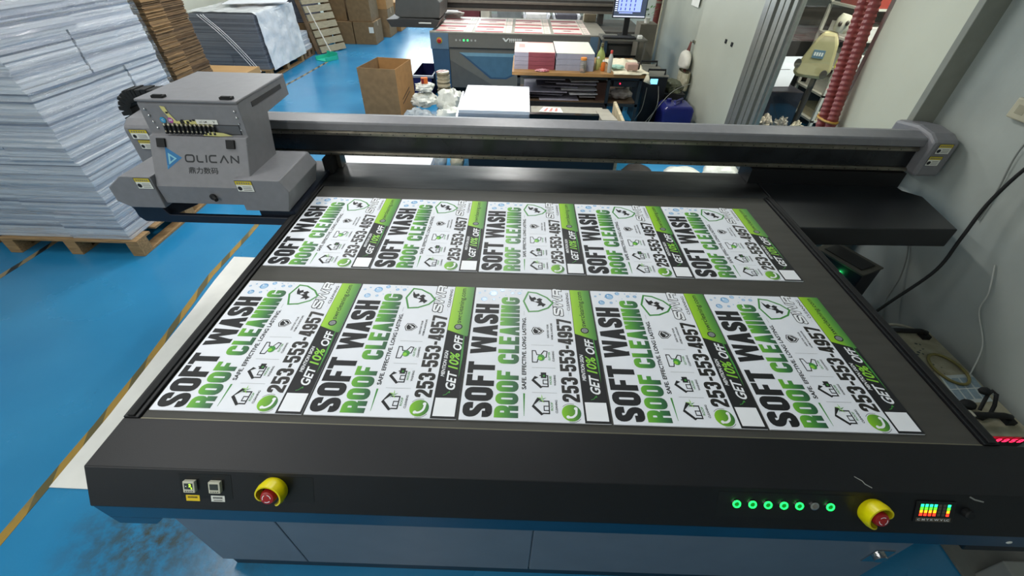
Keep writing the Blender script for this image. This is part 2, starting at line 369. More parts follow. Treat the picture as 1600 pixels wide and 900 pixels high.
# floor tape, floor sheet
def tape_mat(name, c1, c2, sc):
    m = bpy.data.materials.new(name); m.use_nodes = True; N = m.node_tree.nodes; L = m.node_tree.links; b = N['Principled BSDF']; b.inputs['Roughness'].default_value = .5
    tc = N.new('ShaderNodeTexCoord'); sp = N.new('ShaderNodeSeparateXYZ'); L.new(tc.outputs['Object'], sp.inputs[0])
    ad = N.new('ShaderNodeMath'); ad.operation = 'MULTIPLY_ADD'; ad.inputs[1].default_value = 2.2; L.new(sp.outputs[0], ad.inputs[0]); L.new(sp.outputs[1], ad.inputs[2])
    ml = N.new('ShaderNodeMath'); ml.operation = 'MULTIPLY'; ml.inputs[1].default_value = sc; L.new(ad.outputs[0], ml.inputs[0])
    fr_ = N.new('ShaderNodeMath'); fr_.operation = 'FRACT'; L.new(ml.outputs[0], fr_.inputs[0])
    gt = N.new('ShaderNodeMath'); gt.operation = 'GREATER_THAN'; gt.inputs[1].default_value = .58; L.new(fr_.outputs[0], gt.inputs[0])
    nz = N.new('ShaderNodeTexNoise'); nz.inputs['Scale'].default_value = 9; nz.inputs['Detail'].default_value = 6; L.new(tc.outputs['Object'], nz.inputs[0])
    r = N.new('ShaderNodeMapRange'); r.inputs[1].default_value = .55; r.inputs[2].default_value = .68; r.inputs[4].default_value = .75; L.new(nz.outputs[0], r.inputs[0])
    m1 = N.new('ShaderNodeMix'); m1.data_type = 'RGBA'; L.new(gt.outputs[0], m1.inputs[0]); m1.inputs[6].default_value = lin(c1); m1.inputs[7].default_value = lin(c2)
    m2 = N.new('ShaderNodeMix'); m2.data_type = 'RGBA'; L.new(r.outputs[0], m2.inputs[0]); L.new(m1.outputs[2], m2.inputs[6]); m2.inputs[7].default_value = lin('#5b6150')
    L.new(m2.outputs[2], b.inputs['Base Color']); return m
def tape(pts, w, mt, label):
    mb = MB(); Mp = lambda a, b, h=0: (a, b, h)
    for i in range(len(pts) - 1):
        n = max(2, int(abs(pts[i + 1][1] - pts[i][1]) / .12)); P0 = pts[i]; P1 = pts[i + 1]
        for k in range(n):
            a = k / n; b = (k + 1) / n; x0 = P0[0] + (P1[0] - P0[0]) * a; x1 = P0[0] + (P1[0] - P0[0]) * b; y0 = P0[1] + (P1[1] - P0[1]) * a; y1 = P0[1] + (P1[1] - P0[1]) * b
            mb.box(0, 0, 0, 0, 0, 0) if False else mb.hexa([(x0 - w / 2, y0, .0), (x0 + w / 2, y0, .0), (x1 + w / 2, y1, .0), (x1 - w / 2, y1, .0)], [(x0 - w / 2, y0, .0012), (x0 + w / 2, y0, .0012), (x1 + w / 2, y1, .0012), (x1 - w / 2, y1, .0012)])
    o = at0(mb.build('floor_tape', mt)); return tag(o, label, 'floor tape')
T1 = tape_mat('hazard_tape', '#97792f', '#57502c', 3.4); T2 = tape_mat('worn_hazard_tape', '#8a7d62', '#20282c', 4.0)
tape([(-1.0, -.9), (-1.02, .43), (-1.045, .83), (-1.14, 1.66), (-1.135, 2.2), (-1.16, 2.9)], .042, T1, 'yellow and black hazard tape on the blue floor along the white floor sheet')
tape([(-2.66, .6), (-2.6, 1.75), (-2.58, 2.6)], .045, T2, 'worn dark hazard tape on the floor in front of the big wrapped pallet stack')
tape([(-2.72, 6.2), (-2.66, 7.0), (-2.6, 8.1)], .05, T2, 'worn hazard tape on the far floor beside the smaller wrapped pallet stack')
mb = MB(); L_ = [(-.992, .118), (-1.0, .5), (-1.03, .9), (-1.05, 1.3), (-1.075, 1.6), (-1.087, 1.883)]
mb.prism(L_ + [(.35, 1.86), (.35, .10)], 'z', .0014, .006)
M_sheet = mat('scuffed_white_sheet', '#dcdcd6', .55, var=.05, scale=6, bump=.05)
tag(mb.build('floor_sheet', M_sheet), 'long white scuffed sheet on the floor under the left edge of the printer', 'sheet')

# ------------------------------------------------------------------ the flatbed printer
PR = thing('flatbed_printer', (1.22, .7, 0), 'large black and grey flatbed printer with rows of printed signs lying on its bed', 'printer')
BT = BED - .004
# base cabinet of grey-blue panels
b = MB()
for a, c in [(-.03, .305), (.309, 1.168), (1.172, 2.43)]: b.box(a, c, -.155, .1, .06, .72)
b.box(-.03, 2.43, -.148, 1.45, .06, .72)
b.box(.0, 2.40, -.150, 1.42, 0.0, .06, 1)
BASE = b.build('base_cabinet', [M_base, mat('dark_plinth', '#1e3342', .5)], PR, bev=.003)
b = MB(); b.box(2.34, 2.405, -.159, -.155, .28, .38); b.cyl((2.372, -.159, .335), (2.372, -.172, .335), .022, 18)
b.build('door_latch', M_chrome, BASE)
# fascia: flat shelf, sloping control face, skirt
X0, X1 = -.055, 2.62
b = MB(); prof = [(-.033, BED), (-.181, BED), (-.24, .748), (-.24, .742), (-.03, .742)]
b.prism(prof, 'x', X0, X1, 0)
FAS = b.build('control_fascia', M_black, PR, bev=.0025)
b = MB(); b.prism([(-.238, .7415), (-.236, .665), (-.16, .665), (-.16, .7415)], 'x', X0, X1, 0)
b.prism([(X0, .665), (X0 + .005, .62), (.06, .62), (.10, .665)], 'y', -.236, -.17, 0)
b.build('skirt', M_skirt, PR, bev=.002)
b = MB(); b.prism([(2.36, .7), (2.40, .62), (2.60, .62), (2.61, .7)], 'y', -.232, -.12, 0)
b.build('corner_bracket', M_black, PR, bev=.004)
# bed
b = MB(); b.box(-.008, 2.458, -.033, 1.455, BT - .05, BT)
bedo = b.build('print_bed', M_bed, PR, bev=.0015)
b = MB(); b.box(-.008, 2.458, -.033, -.029, BT - .01, BT + .0008); b.build('bed_front_edge', mat('worn_edge_metal', '#77745f', .4, metal=.3), bedo)
for xa, xb in [(-.055, -.010), (2.460, 2.505)]:
    b = MB(); b.box(xa, xb, -.033, 1.455, .72, BED + .004); b.box(xa + .012, xb - .012, -.030, 1.455, BED + .004, BED + .010, 1)
    b.build('side_rail', [M_black, M_rubber], PR, bev=.002)
b = MB(); b.hexa([(-.05, 1.457, .80), (2.5, 1.457, .80), (2.5, 1.77, .80), (-.05, 1.77, .80)], [(-.05, 1.457, BT), (2.5, 1.457, BT), (2.5, 1.77, BT + .003), (-.05, 1.77, BT + .003)])
b.box(-.05, 2.5, 1.70, 1.765, .1, .80, 1)
M_shelf = mat('smeared_dark_steel', '#3c3d3d', .34, metal=.5, var=.55, scale=5, bump=.05, bscale=14, stretch=(.5, 2, 1))
b.build('rear_shelf', [M_shelf, M_black], PR, bev=.002)
# controls on the sloping face: map a along x, b up the slope
SL = plane((0, -.181, BED), (1, 0, 0), (0, .059, .102)); SLH = math.hypot(.059, .102)   # b is negative downwards
def smap(b_, a): return SL(a, b_)
n_ = Vector((0, -.102, .059)).normalized()
def meter(x, lit, lab):
    q = MB(); c = -.045
    def P(a, b_, h): return SL(x + a, c + b_, h)
    vs = [P(a, b_, h) for h in (0, .011) for a, b_ in ((-.0155, -.0165), (.0155, -.0165), (.0155, .0165), (-.0155, .0165))]
    q.add(vs, [(0, 3, 2, 1), (4, 5, 6, 7), (0, 1, 5, 4), (1, 2, 6, 5), (2, 3, 7, 6), (3, 0, 4, 7)])
    o = q.build('panel_meter', mat('meter_housing', '#c9c8b4', .5), FAS, bev=.0015)
    q = MB(); rect(q, P, -.0115, .0115, -.006, .0115, .0113, 0)
    for k in range(4): rect(q, P, -.011 + k * .006, -.007 + k * .006, -.013, -.0105, .0113, 1)
    if lit:
        heavy(q, P, '2', .001, .0075, .001, .010, 2, .0116); heavy(q, P, '5', .006, .010, -.005, .000, 2, .0116); rect(q, P, -.008, -.005, .002, .004, .0116, 3)
    q.build('display', [mat('display_dark', '#3a4140', .2), M_ink, mat('led_green_digits', '#9fd040', .5, emit='#a6e03a', estr=1.6), M_inkw], o)
    q = MB(); rect(q, P, -.0185, .0185, -.048, -.030, .0006, 0)
    for k in range(7): rect(q, P, -.013 + k * .0038, -.0105 + k * .0038, -.039, -.034, .001, 1)
    rect(q, P, -.012, .012, -.045, -.043, .001, 1) if not lit else None
    q.build('sticker', [lab, M_ink], FAS)
meter(.231, True, mat('sticker_yellow', '#e6c516', .5)); meter(.299, False, M_lblw)
def estop(x, bpos, rot, cov):
    def P(a, b_, h): 
        cs, sn = math.cos(rot), math.sin(rot); return SL(x + a * cs - b_ * sn, bpos + a * sn + b_ * cs, h)
    ax = tuple(n_)
    q = MB(); q.lathe([(.015, 0), (.015, .018), (.0195, .020), (.0205, .030), (.017, .037), (.010, .039)], P(0, 0, 0), 24, 0, ax)
    o = q.build('emergency_stop', M_red, FAS, smooth=40)
    q = MB()
    for k in range(3):
        a0 = k * 2.094 + .3; line(q, P, [(.0105 * math.cos(a0 + t * .28), .0105 * math.sin(a0 + t * .28)) for t in range(6)], .0018, .0395, 0)
    q.build('reset_arrows', M_inkw, o)
    # yellow shroud: open C-shaped collar flaring outwards
    q = MB(); n = 28; R0 = .034
    def prof(t):
        a = cov[0] + (cov[1] - cov[0]) * t; return a
    rows = []
    for i in range(n + 1):
        t = i / n; a = prof(t); e = math.sin(math.pi * t); hgt = .020 + .020 * e ** .6
        for (r, h) in ((R0 + .002, 0), (R0 + .004, hgt * .6), (R0 + .001, hgt), (R0 - .003, hgt), (R0 - .001, hgt * .5), (R0 - .002, 0)):
            rows.append(P(r * math.cos(a), r * math.sin(a), h))
    fs = []
    for i in range(n):
        for j in range(6): fs.append((i * 6 + j, i * 6 + (j + 1) % 6, (i + 1) * 6 + (j + 1) % 6, (i + 1) * 6 + j))
    fs += [tuple(range(6)), tuple(n * 6 + j for j in range(6))[::-1]]
    q.add(rows, fs); q.build('guard_collar', M_yellow, o, smooth=60)
estop(.455, -.050, -.30, (-1.0, 4.15)); estop(2.050, -.055, .75, (-1.0, 4.15))
M_led = mat('green_led_ring', '#18ff50', .4, emit='#10ff45', estr=5.0)
for k, x in enumerate([1.690, 1.732, 1.773, 1.815, 1.856, 1.897, 1.938]):
    P = lambda a, b_, h=0, x=x: SL(x + a, -.045 + b_, h)
    lit = k != 5
    q = MB(); q.lathe([(.0115, 0), (.0115, .004), (.0085, .0045)], P(0, 0, 0), 24, 0, tuple(n_))
    o = q.build('push_button', M_chrome, FAS, smooth=40)
    q = MB(); q.lathe([(.0062, .0046), (.0062, .0052)], P(0, 0, 0), 20, 0, tuple(n_)); q.build('button_cap', mat('green_button_cap', '#0a5a20', .3, emit='#0a8a28', estr=.5) if lit else mat('clear_button_cap', '#77756e', .2), o)
    if lit:
        q = MB(); q.tube([P(.0088 * math.cos(t), .0088 * math.sin(t), .005) for t in [2 * math.pi * i / 24 for i in range(24)]], .0019, 8, 0, closed=True); q.build('light_ring', M_led, o, smooth=60)
# ink level gauge: columns of lights
q = MB(); P = lambda a, b_, h=0: SL(2.215 + a, -.045 + b_, h)
def pbox(q, P, a0, a1, b0, b1, h0, h1, m=0):
    q.add([P(a, b_, h) for h in (h0, h1) for a, b_ in ((a0, b0), (a1, b0), (a1, b1), (a0, b1))], [(0, 3, 2, 1), (4, 5, 6, 7), (0, 1, 5, 4), (1, 2, 6, 5), (2, 3, 7, 6), (3, 0, 4, 7)], m)
pbox(q, P, -.052, .052, -.036, .026, 0, .003, 0); o = q.build('level_gauge', mat('gauge_black', '#0c0c0e', .3), FAS, bev=.001)
q = MB()
for k in range(7):
    a = -.040 + k * .0118; lit = k in (0, 1, 2, 3, 6)
    for j, mi in enumerate((0, 1, 2, 3)):
        rect(q, P, a, a + .008, -.017 + j * .009, -.0095 + j * .009, .0034, mi if lit else 4)
rect(q, P, -.046, .046, -.034, -.022, .0034, 4)
text(q, P, 'C M Y K W V LC', -.042, .042, -.031, -.025, 5, .0037)
q.build('light_bars', [mat('led_red', '#ff3322', emit='#ff2a18', estr=3.0), mat('led_orange', '#ff9a22', emit='#ff8a10', estr=3.0), mat('led_lime', '#66ff33', emit='#46ff20', estr=3.0), mat('led_cyan', '#33ffc0', emit='#20ffa0', estr=2.6), mat('led_off', '#5a5348', .4), M_inkw], o)
q = MB(); q.lathe([(.013, 0), (.013, .012), (.010, .015)], SL(2.30, -.05), 20, 0, tuple(n_)); q.build('selector_knob', M_rubber, FAS, smooth=40)
q = MB(); q.lathe([(.008, 0), (.006, .003)], (2.47, -.236, .70), 14, 0, (0, -1, 0)); q.build('screw_cap', M_lblw, FAS)
# faint inset plates on the fascia
for (a0, a1) in [(.20, .34), (.415, .56), (1.64, 2.0)]:
    q = MB(); pbox(q, lambda a, b_, h=0: SL(a, b_, h), a0, a1, -.085, -.012, -.001, .0006); q.build('inset_plate', mat('black_satin_plate', '#121417', .3), FAS)
# scratches in the paint
q = MB(); F = lambda a, b_, h=0: (a, b_, BED + h)
line(q, F, [(2.02, -.14), (2.035, -.152), (2.037, -.16), (2.05, -.17)], .003, .0004)
q.build('paint_scratch', mat('bare_scratch', '#8e8f8a', .5), FAS); q = MB()
line(q, lambda a, b_, h=0: SL(a, b_, h), [(2.30, -.004), (2.315, -.012), (2.34, -.018)], .004, .0006)
q.build('paint_scratch', mat('bare_scratch', '#8e8f8a', .5), FAS)

# gantry -----------------------------------------------------------
for name, q in [('left', None)]: pass
q = MB()   # left cross plate: a frame with an opening, and right cross plate
q.prism([(-.87, .80), (-.845, .772), (-.055, .772), (-.055, .818), (-.70, .818), (-.72, .862), (-.87, .862)], 'y', 1.150, 1.172); q.prism([(-.87, 1.172), (-.72, 1.172), (-.66, 1.30), (-.66, 1.76), (-.98, 1.76), (-.98, 1.25)], 'z', .79, .862); q.prism([(-.24, 1.172), (-.055, 1.172), (-.055, 1.76), (-.20, 1.76), (-.22, 1.3)], 'z', .79, .85)
q.box(-.98, -.055, 1.45, 1.76, .79, .86)
M_navy = mat('navy_black_plate', '#161d2b', .4, var=.12)
q.build('cross_plate', M_navy, PR, bev=.004)
q = MB(); q.prism([(2.508, 1.15), (3.325, 1.175), (3.40, 1.53), (3.33, 1.60), (3.33, 1.9), (2.508, 1.9)], 'z', .745, .85); q.build('cross_plate', mat('black_plate_satin', '#1a1c1f', .3, var=.2, scale=4), PR, bev=.006)
q = MB(); q.box(-.95, 3.34, 1.675, 1.755, .935, 1.095, 0)
q.prism([(1.648, 1.090), (1.648, 1.128), (1.655, 1.136), (1.735, 1.150), (1.80, 1.135), (1.80, .95), (1.755, .95), (1.755, 1.09)], 'x', -.95, 3.34, 1)
BEAM = q.build('gantry_beam', [M_blackg, M_grey], PR, bev=.002)
q = MB(); q.box(-.95, 3.33, 1.662, 1.676, 1.058, 1.082); q.box(-.95, 3.33, 1.656, 1.664, 1.064, 1.076); q.build('linear_rail', M_steeld, PR, bev=.001)
q = MB(); q.box(-.95, 3.33, 1.662, 1.676, .940, .962); q.box(-.95, 3.33, 1.656, 1.664, .945, .957); q.build('linear_rail', M_steeld, PR, bev=.001)
q = MB()
for z in (1.070, .951):
    for k in range(66): q.cyl((-.9 + k * .0635, 1.6565, z), (-.9 + k * .0635, 1.6555, z), .0032, 8)
r_ = q.build('rail_bolt', M_rubber, BEAM); r_['kind'] = 'stuff'
q = MB()
for k in range(15): q.box(-.10 + k * .245, -.08 + k * .245 + .0, 1.664, 1.676, 1.083, 1.092)
q.box(-.9, 3.3, 1.668, 1.678, 1.084, 1.0885, 1); q.build('encoder_strip', [M_rubber, M_steel], BEAM)
q = MB(); q.box(-.05, -.003, 1.60, 1.76, .853, .94); q.box(-.003, .02, 1.69, 1.76, .853, .94, 1); q.build('gantry_post', [M_rubber, M_steeld], PR)
q = MB(); q.box(2.44, 3.33, 1.64, 1.78, .85, .937); q.build('gantry_post', M_black, PR)
# end caps
def label_plate(q, P, a0, a1, b0, b1, h=.001):
    rect(q, P, a0 - .002, a1 + .002, b0 - .002, b1 + .002, h, 2); rect(q, P, a0, a1, b0, b1, h + .0003, 0); rect(q, P, a0, a1, b1 - (b1 - b0) * .34, b1, h + .0006, 1)
    disc(q, P, a0 + (a1 - a0) * .18, b0 + (b1 - b0) * .3, (b1 - b0) * .2, h + .0009, 2)
    for k in range(3): rect(q, P, a0 + (a1 - a0) * .38, a1 - (a1 - a0) * .1, b0 + (b1 - b0) * (.12 + k * .16), b0 + (b1 - b0) * (.18 + k * .16), h + .0009, 3)
    for k in range(6): rect(q, P, a0 + (a1 - a0) * (.1 + k * .14), a0 + (a1 - a0) * (.18 + k * .14), b1 - (b1 - b0) * .26, b1 - (b1 - b0) * .1, h + .0009, 3)
LM = [M_lblw, M_lbly, M_ink, mat('label_grey_print', '#77776f', .5)]
q = MB(); q.prism([(1.60, .935), (1.60, 1.135), (1.66, 1.165), (1.76, 1.175), (1.93, 1.15), (1.95, .935)], 'x', 3.335, 3.475); EC = q.build('gantry_end_cap', M_grey, PR, bev=.018)
q = MB(); P = plane((3.335, 1.5985, .935), (1, 0, 0), (0, 0, 1)); label_plate(q, P, .032, .105, .138, .190); label_plate(q, P, .022, .090, .070, .122); q.build('warning_label', LM, EC)
q = MB(); q.prism([(1.55, .87), (1.55, 1.11), (1.60, 1.145), (1.76, 1.16), (1.93, 1.14), (1.95, .87)], 'x', -1.075, -.90); EC = q.build('gantry_end_cap', M_grey, PR, bev=.018)
q = MB(); P = plane((-1.075, 1.548, .935), (1, 0, 0), (0, 0, 1)); label_plate(q, P, .035, .130, .115, .165); label_plate(q, P, .055, .125, .060, .108); q.build('warning_label', LM, EC)
# drag chain: a run of links curling down at the left
q = MB(); pts = []
for k in range(12): pts.append((-.72 - k * .033, 1.80, 1.215))
for k in range(13): a = math.pi * k / 12; pts.append((-1.10 - .09 * math.sin(a), 1.80, 1.125 + .09 * math.cos(a)))
for k in range(5): pts.append((-1.09 + k * .033, 1.80, 1.03))
for i in range(len(pts) - 1):
    a = Vector(pts[i]); c = Vector(pts[i + 1]); d = (c - a); L__ = d.length; d.normalize(); nn = Vector((-d.z, 0, d.x)); w = Vector((0, .045, 0)); hh = nn * (.034 if i % 2 else .030)
    c = a + d * L__ * .86
    q.hexa([a - w - hh, a + w - hh, c + w - hh, c - w - hh], [a - w + hh, a + w + hh, c + w + hh, c - w + hh])
q.build('drag_chain', M_rubber, PR)
# print carriage ------------------------------------------------------
CX0, CX1 = -.655, -.195
q = MB()
q.prism([(1.245, 1.200), (1.252, 1.335), (1.268, 1.352), (1.735, 1.352), (1.735, 1.252), (1.475, 1.240), (1.425, 1.06), (1.425, .90), (1.125, .90), (1.118, .995), (1.225, 1.200)], 'x', CX0, CX1)
CAR = q.build('print_carriage', M_grey, PR, bev=.004)
q = MB(); q.box(CX0 - .003, CX1 + .003, 1.247, 1.735, 1.344, 1.357); q.build('lid', M_grey, CAR, bev=.005)
q = MB()
q.box(CX1 + .0005, CX1 + .002, 1.36, 1.67, 1.300, 1.322)
q.build('side_vent', mat('dark_vent', '#3b3a3a', .6), CAR)
for x in (-.585, -.275):
    q = MB(); q.box(x, x + .055, 1.262, 1.290, 1.357, 1.368); q.box(x + .008, x + .05, 1.262, 1.275, 1.368, 1.372); q.build('lid_hinge', M_rubber, CAR, bev=.002)
q = MB()
for i in range(4):
    for x, d in ((CX0 + .028 + i * .006, 0), (CX1 - .022, 0)):
        q.ball((x, 1.246, 1.312 - i * .028), .0055, n=8)
q.build('screw', M_chrome, CAR, smooth=60)
UF = plane((CX0, 1.2445, 1.200), (1, 0, 0), (0, .007, .135))
q = MB()   # ink valve strip with letters and tape
rect(q, UF, .075, .435, .006, .050, .0012, 2)
rect(q, UF, .079, .431, .009, .047, .0016, 0)
o = q.build('valve_strip', [M_greyd, M_lblw, M_ink], CAR)
q = MB()
for k in range(12):
    c = Vector(UF(.092 + k * .0205, .028, .010)); q.cyl(UF(.092 + k * .0205, .046, .010), UF(.092 + k * .0205, .008, .016), .0065, 10, 0); q.ball(UF(.092 + k * .0205, .048, .012), .0075, 1, 8); q.ball(UF(.092 + k * .0205, .020, .018), .005, 1, 8)
q.build('ink_valve', [M_rubber, M_steel], o, smooth=40)
q = MB(); rng = random.Random(3)
tape_pts = [(.10, .128), (.122, .125), (.128, .10), (.14, .078), (.15, .062), (.20, .068), (.245, .066), (.27, .058), (.30, .050), (.31, .044), (.27, .046), (.20, .050), (.145, .050), (.120, .060), (.118, .085), (.105, .108)]
q.poly(UF, tape_pts, .0022, 0); q.poly(UF, [(.27, .012), (.31, .022), (.36, .018), (.40, .006), (.34, .002), (.26, .004)], .018, 0)
for a, b_ in [(.115, .095), (.17, .062), (.165, .057), (.21, .061), (.225, .064)]: rect(q, UF, a, a + .012, b_, b_ + .008, .0026, 1)
rect(q, UF, .24, .34, .052, .072, .0024, 2); text(q, UF, 'V', .318, .328, .056, .068, 1, .0028); text(q, UF, 'LC LM', .255, .29, .058, .066, 1, .0028)
disc(q, UF, .088, .066, .013, .0028, 3); disc(q, UF, .124, .066, .012, .0028, 4); text(q, UF, 'C', .083, .093, .061, .071, 2, .0032); text(q, UF, 'M', .118, .130, .061, .071, 2, .0032)
rect(q, UF, .165, .185, .052, .064, .003, 1); rect(q, UF, .195, .207, .052, .064, .003, 1)
q.build('ink_labels', [mat('masking_tape_yellow', '#c9c37e', .6), M_ink, M_lblw, mat('cyan_sticker', '#2f8fb8', .5), mat('magenta_sticker', '#a8459a', .5)], CAR)
LF = plane((CX0, 1.1185, .995), (1, 0, 0), (0, .107, .205)); LH = math.hypot(.107, .205)
q = MB(); rect(q, LF, 0, CX1 - CX0, LH - .036, LH - .0335, .0004, 0); q.build('panel_seam', M_greyd, CAR)
for x in (.038, .365):
    q = MB(); pbox(q, LF, x, x + .040, LH - .052, LH - .012, 0, .010); q.build('latch', M_rubber, CAR, bev=.002)
# logo: triangular arrow mark, OLICAN in thin square letters, four characters below
q = MB()
def tri(s, m, h, c=(.105, .130)):
    q.poly(LF, [(c[0] - .036 * s, c[1] - .052 * s), (c[0] - .036 * s + .0, c[1] + .052 * s), (c[0] + .040 * s, c[1] + .004 * s)], h, m)
tri(1.0, 0, .0008); tri(.52, 1, .0011, (.098, .128)); tri(.26, 0, .0014, (.097, .128))
q.poly(LF, [(.078, .096), (.069, .078), (.069, .10)], .0010, 2)
x = .158; g_ = .0042
def thin(pts, r=.011, closed=False): 
    for pg in ribbon(arc_path(pts, r, closed), .0072, closed): q.poly(LF, pg, .0009, 3)
y0, y1 = .117, .147
for ch, w in (('O', .046), ('L', .034), ('I', .006), ('C', .040), ('A', .044), ('N', .040)):
    a, c = x + .003, x + w - .003
    if ch == 'O': thin([(a, y0), (c, y0), (c, y1), (a, y1)], closed=True)
    if ch == 'L': thin([(a, y1), (a, y0), (c, y0)])
    if ch == 'I': thin([(x + .003, y0 - .0025), (x + .003, y1 + .0025)])
    if ch == 'C': thin([(c, y1), (a, y1), (a, y0), (c, y0)])
    if ch == 'A': thin([(a, y0 - .0025), ((a + c) / 2, y1), (c, y0 - .0025)], r=.001)
    if ch == 'N': thin([(a, y0 - .0025), (a, y1), (c, y0), (c, y1 + .0025)], r=.0015)
    x += w + .0095
try: text(q, LF, '\u9f0e\u529b\u6570\u7801', .168, .310, .062, .093, 3, .0009, off=.02)
except Exception: pass
q.build('maker_logo', [mat('logo_blue', '#2a6c9c', .4), mat('logo_pale', '#7fb6c4', .4), mat('logo_blue_light', '#3d86b4', .4), mat('logo_black', '#1e2124', .4)], CAR)
q = MB(); q.lathe([(.016, 0), (.016, .006), (.012, .008)], (-.40, 1.118, .945), 20, 0, (0, -1, 0)); q.cyl((-.40, 1.118, .945), (-.378, 1.10, .938), .009, 14); q.build('knob', M_rubber, CAR, smooth=40)
# side housings
q = MB(); y0, y1 = 1.108, 1.46
def wing(prof, name='side_housing'):
    cx = sum(p[0] for p in prof) / len(prof)
    q = MB(); n = len(prof); vs = [(p[0], y0, p[1]) for p in prof] + [(p[0], y1, p[1]) for p in prof]
    q.add(vs, [tuple(range(n))[::-1], tuple(range(n, 2 * n))] + [(i, (i + 1) % n, n + (i + 1) % n, n + i) for i in range(n)])
    return q.build(name, M_grey, CAR, bev=.004)
wr = wing([(-.26, .88), (-.045, .88), (-.012, .985), (-.045, 1.045), (-.26, 1.045)])
wl = wing([(-.66, .88), (-.83, .88), (-.885, .912), (-.885, .985), (-.80, 1.045), (-.655, 1.045)])
q = MB(); P = plane((-.26, y0 - .0005, .88), (1, 0, 0), (0, 0, 1)); label_plate(q, P, .005, .083, .105, .158); q.build('warning_label', LM, wr)
q = MB(); P = plane((-.885, y0 - .0005, .88), (1, 0, 0), (0, 0, 1)); label_plate(q, P, .150, .222, .105, .158); q.build('warning_label', LM, wl)
q = MB(); q.box(-.05, -.025, 1.12, 1.60, .853, .875); q.build('bumper_strip', M_navy, CAR); q = MB(); q.box(-.60, -.30, 1.20, 1.42, .892, .905); q.build('print_head_tray', M_navy, CAR)
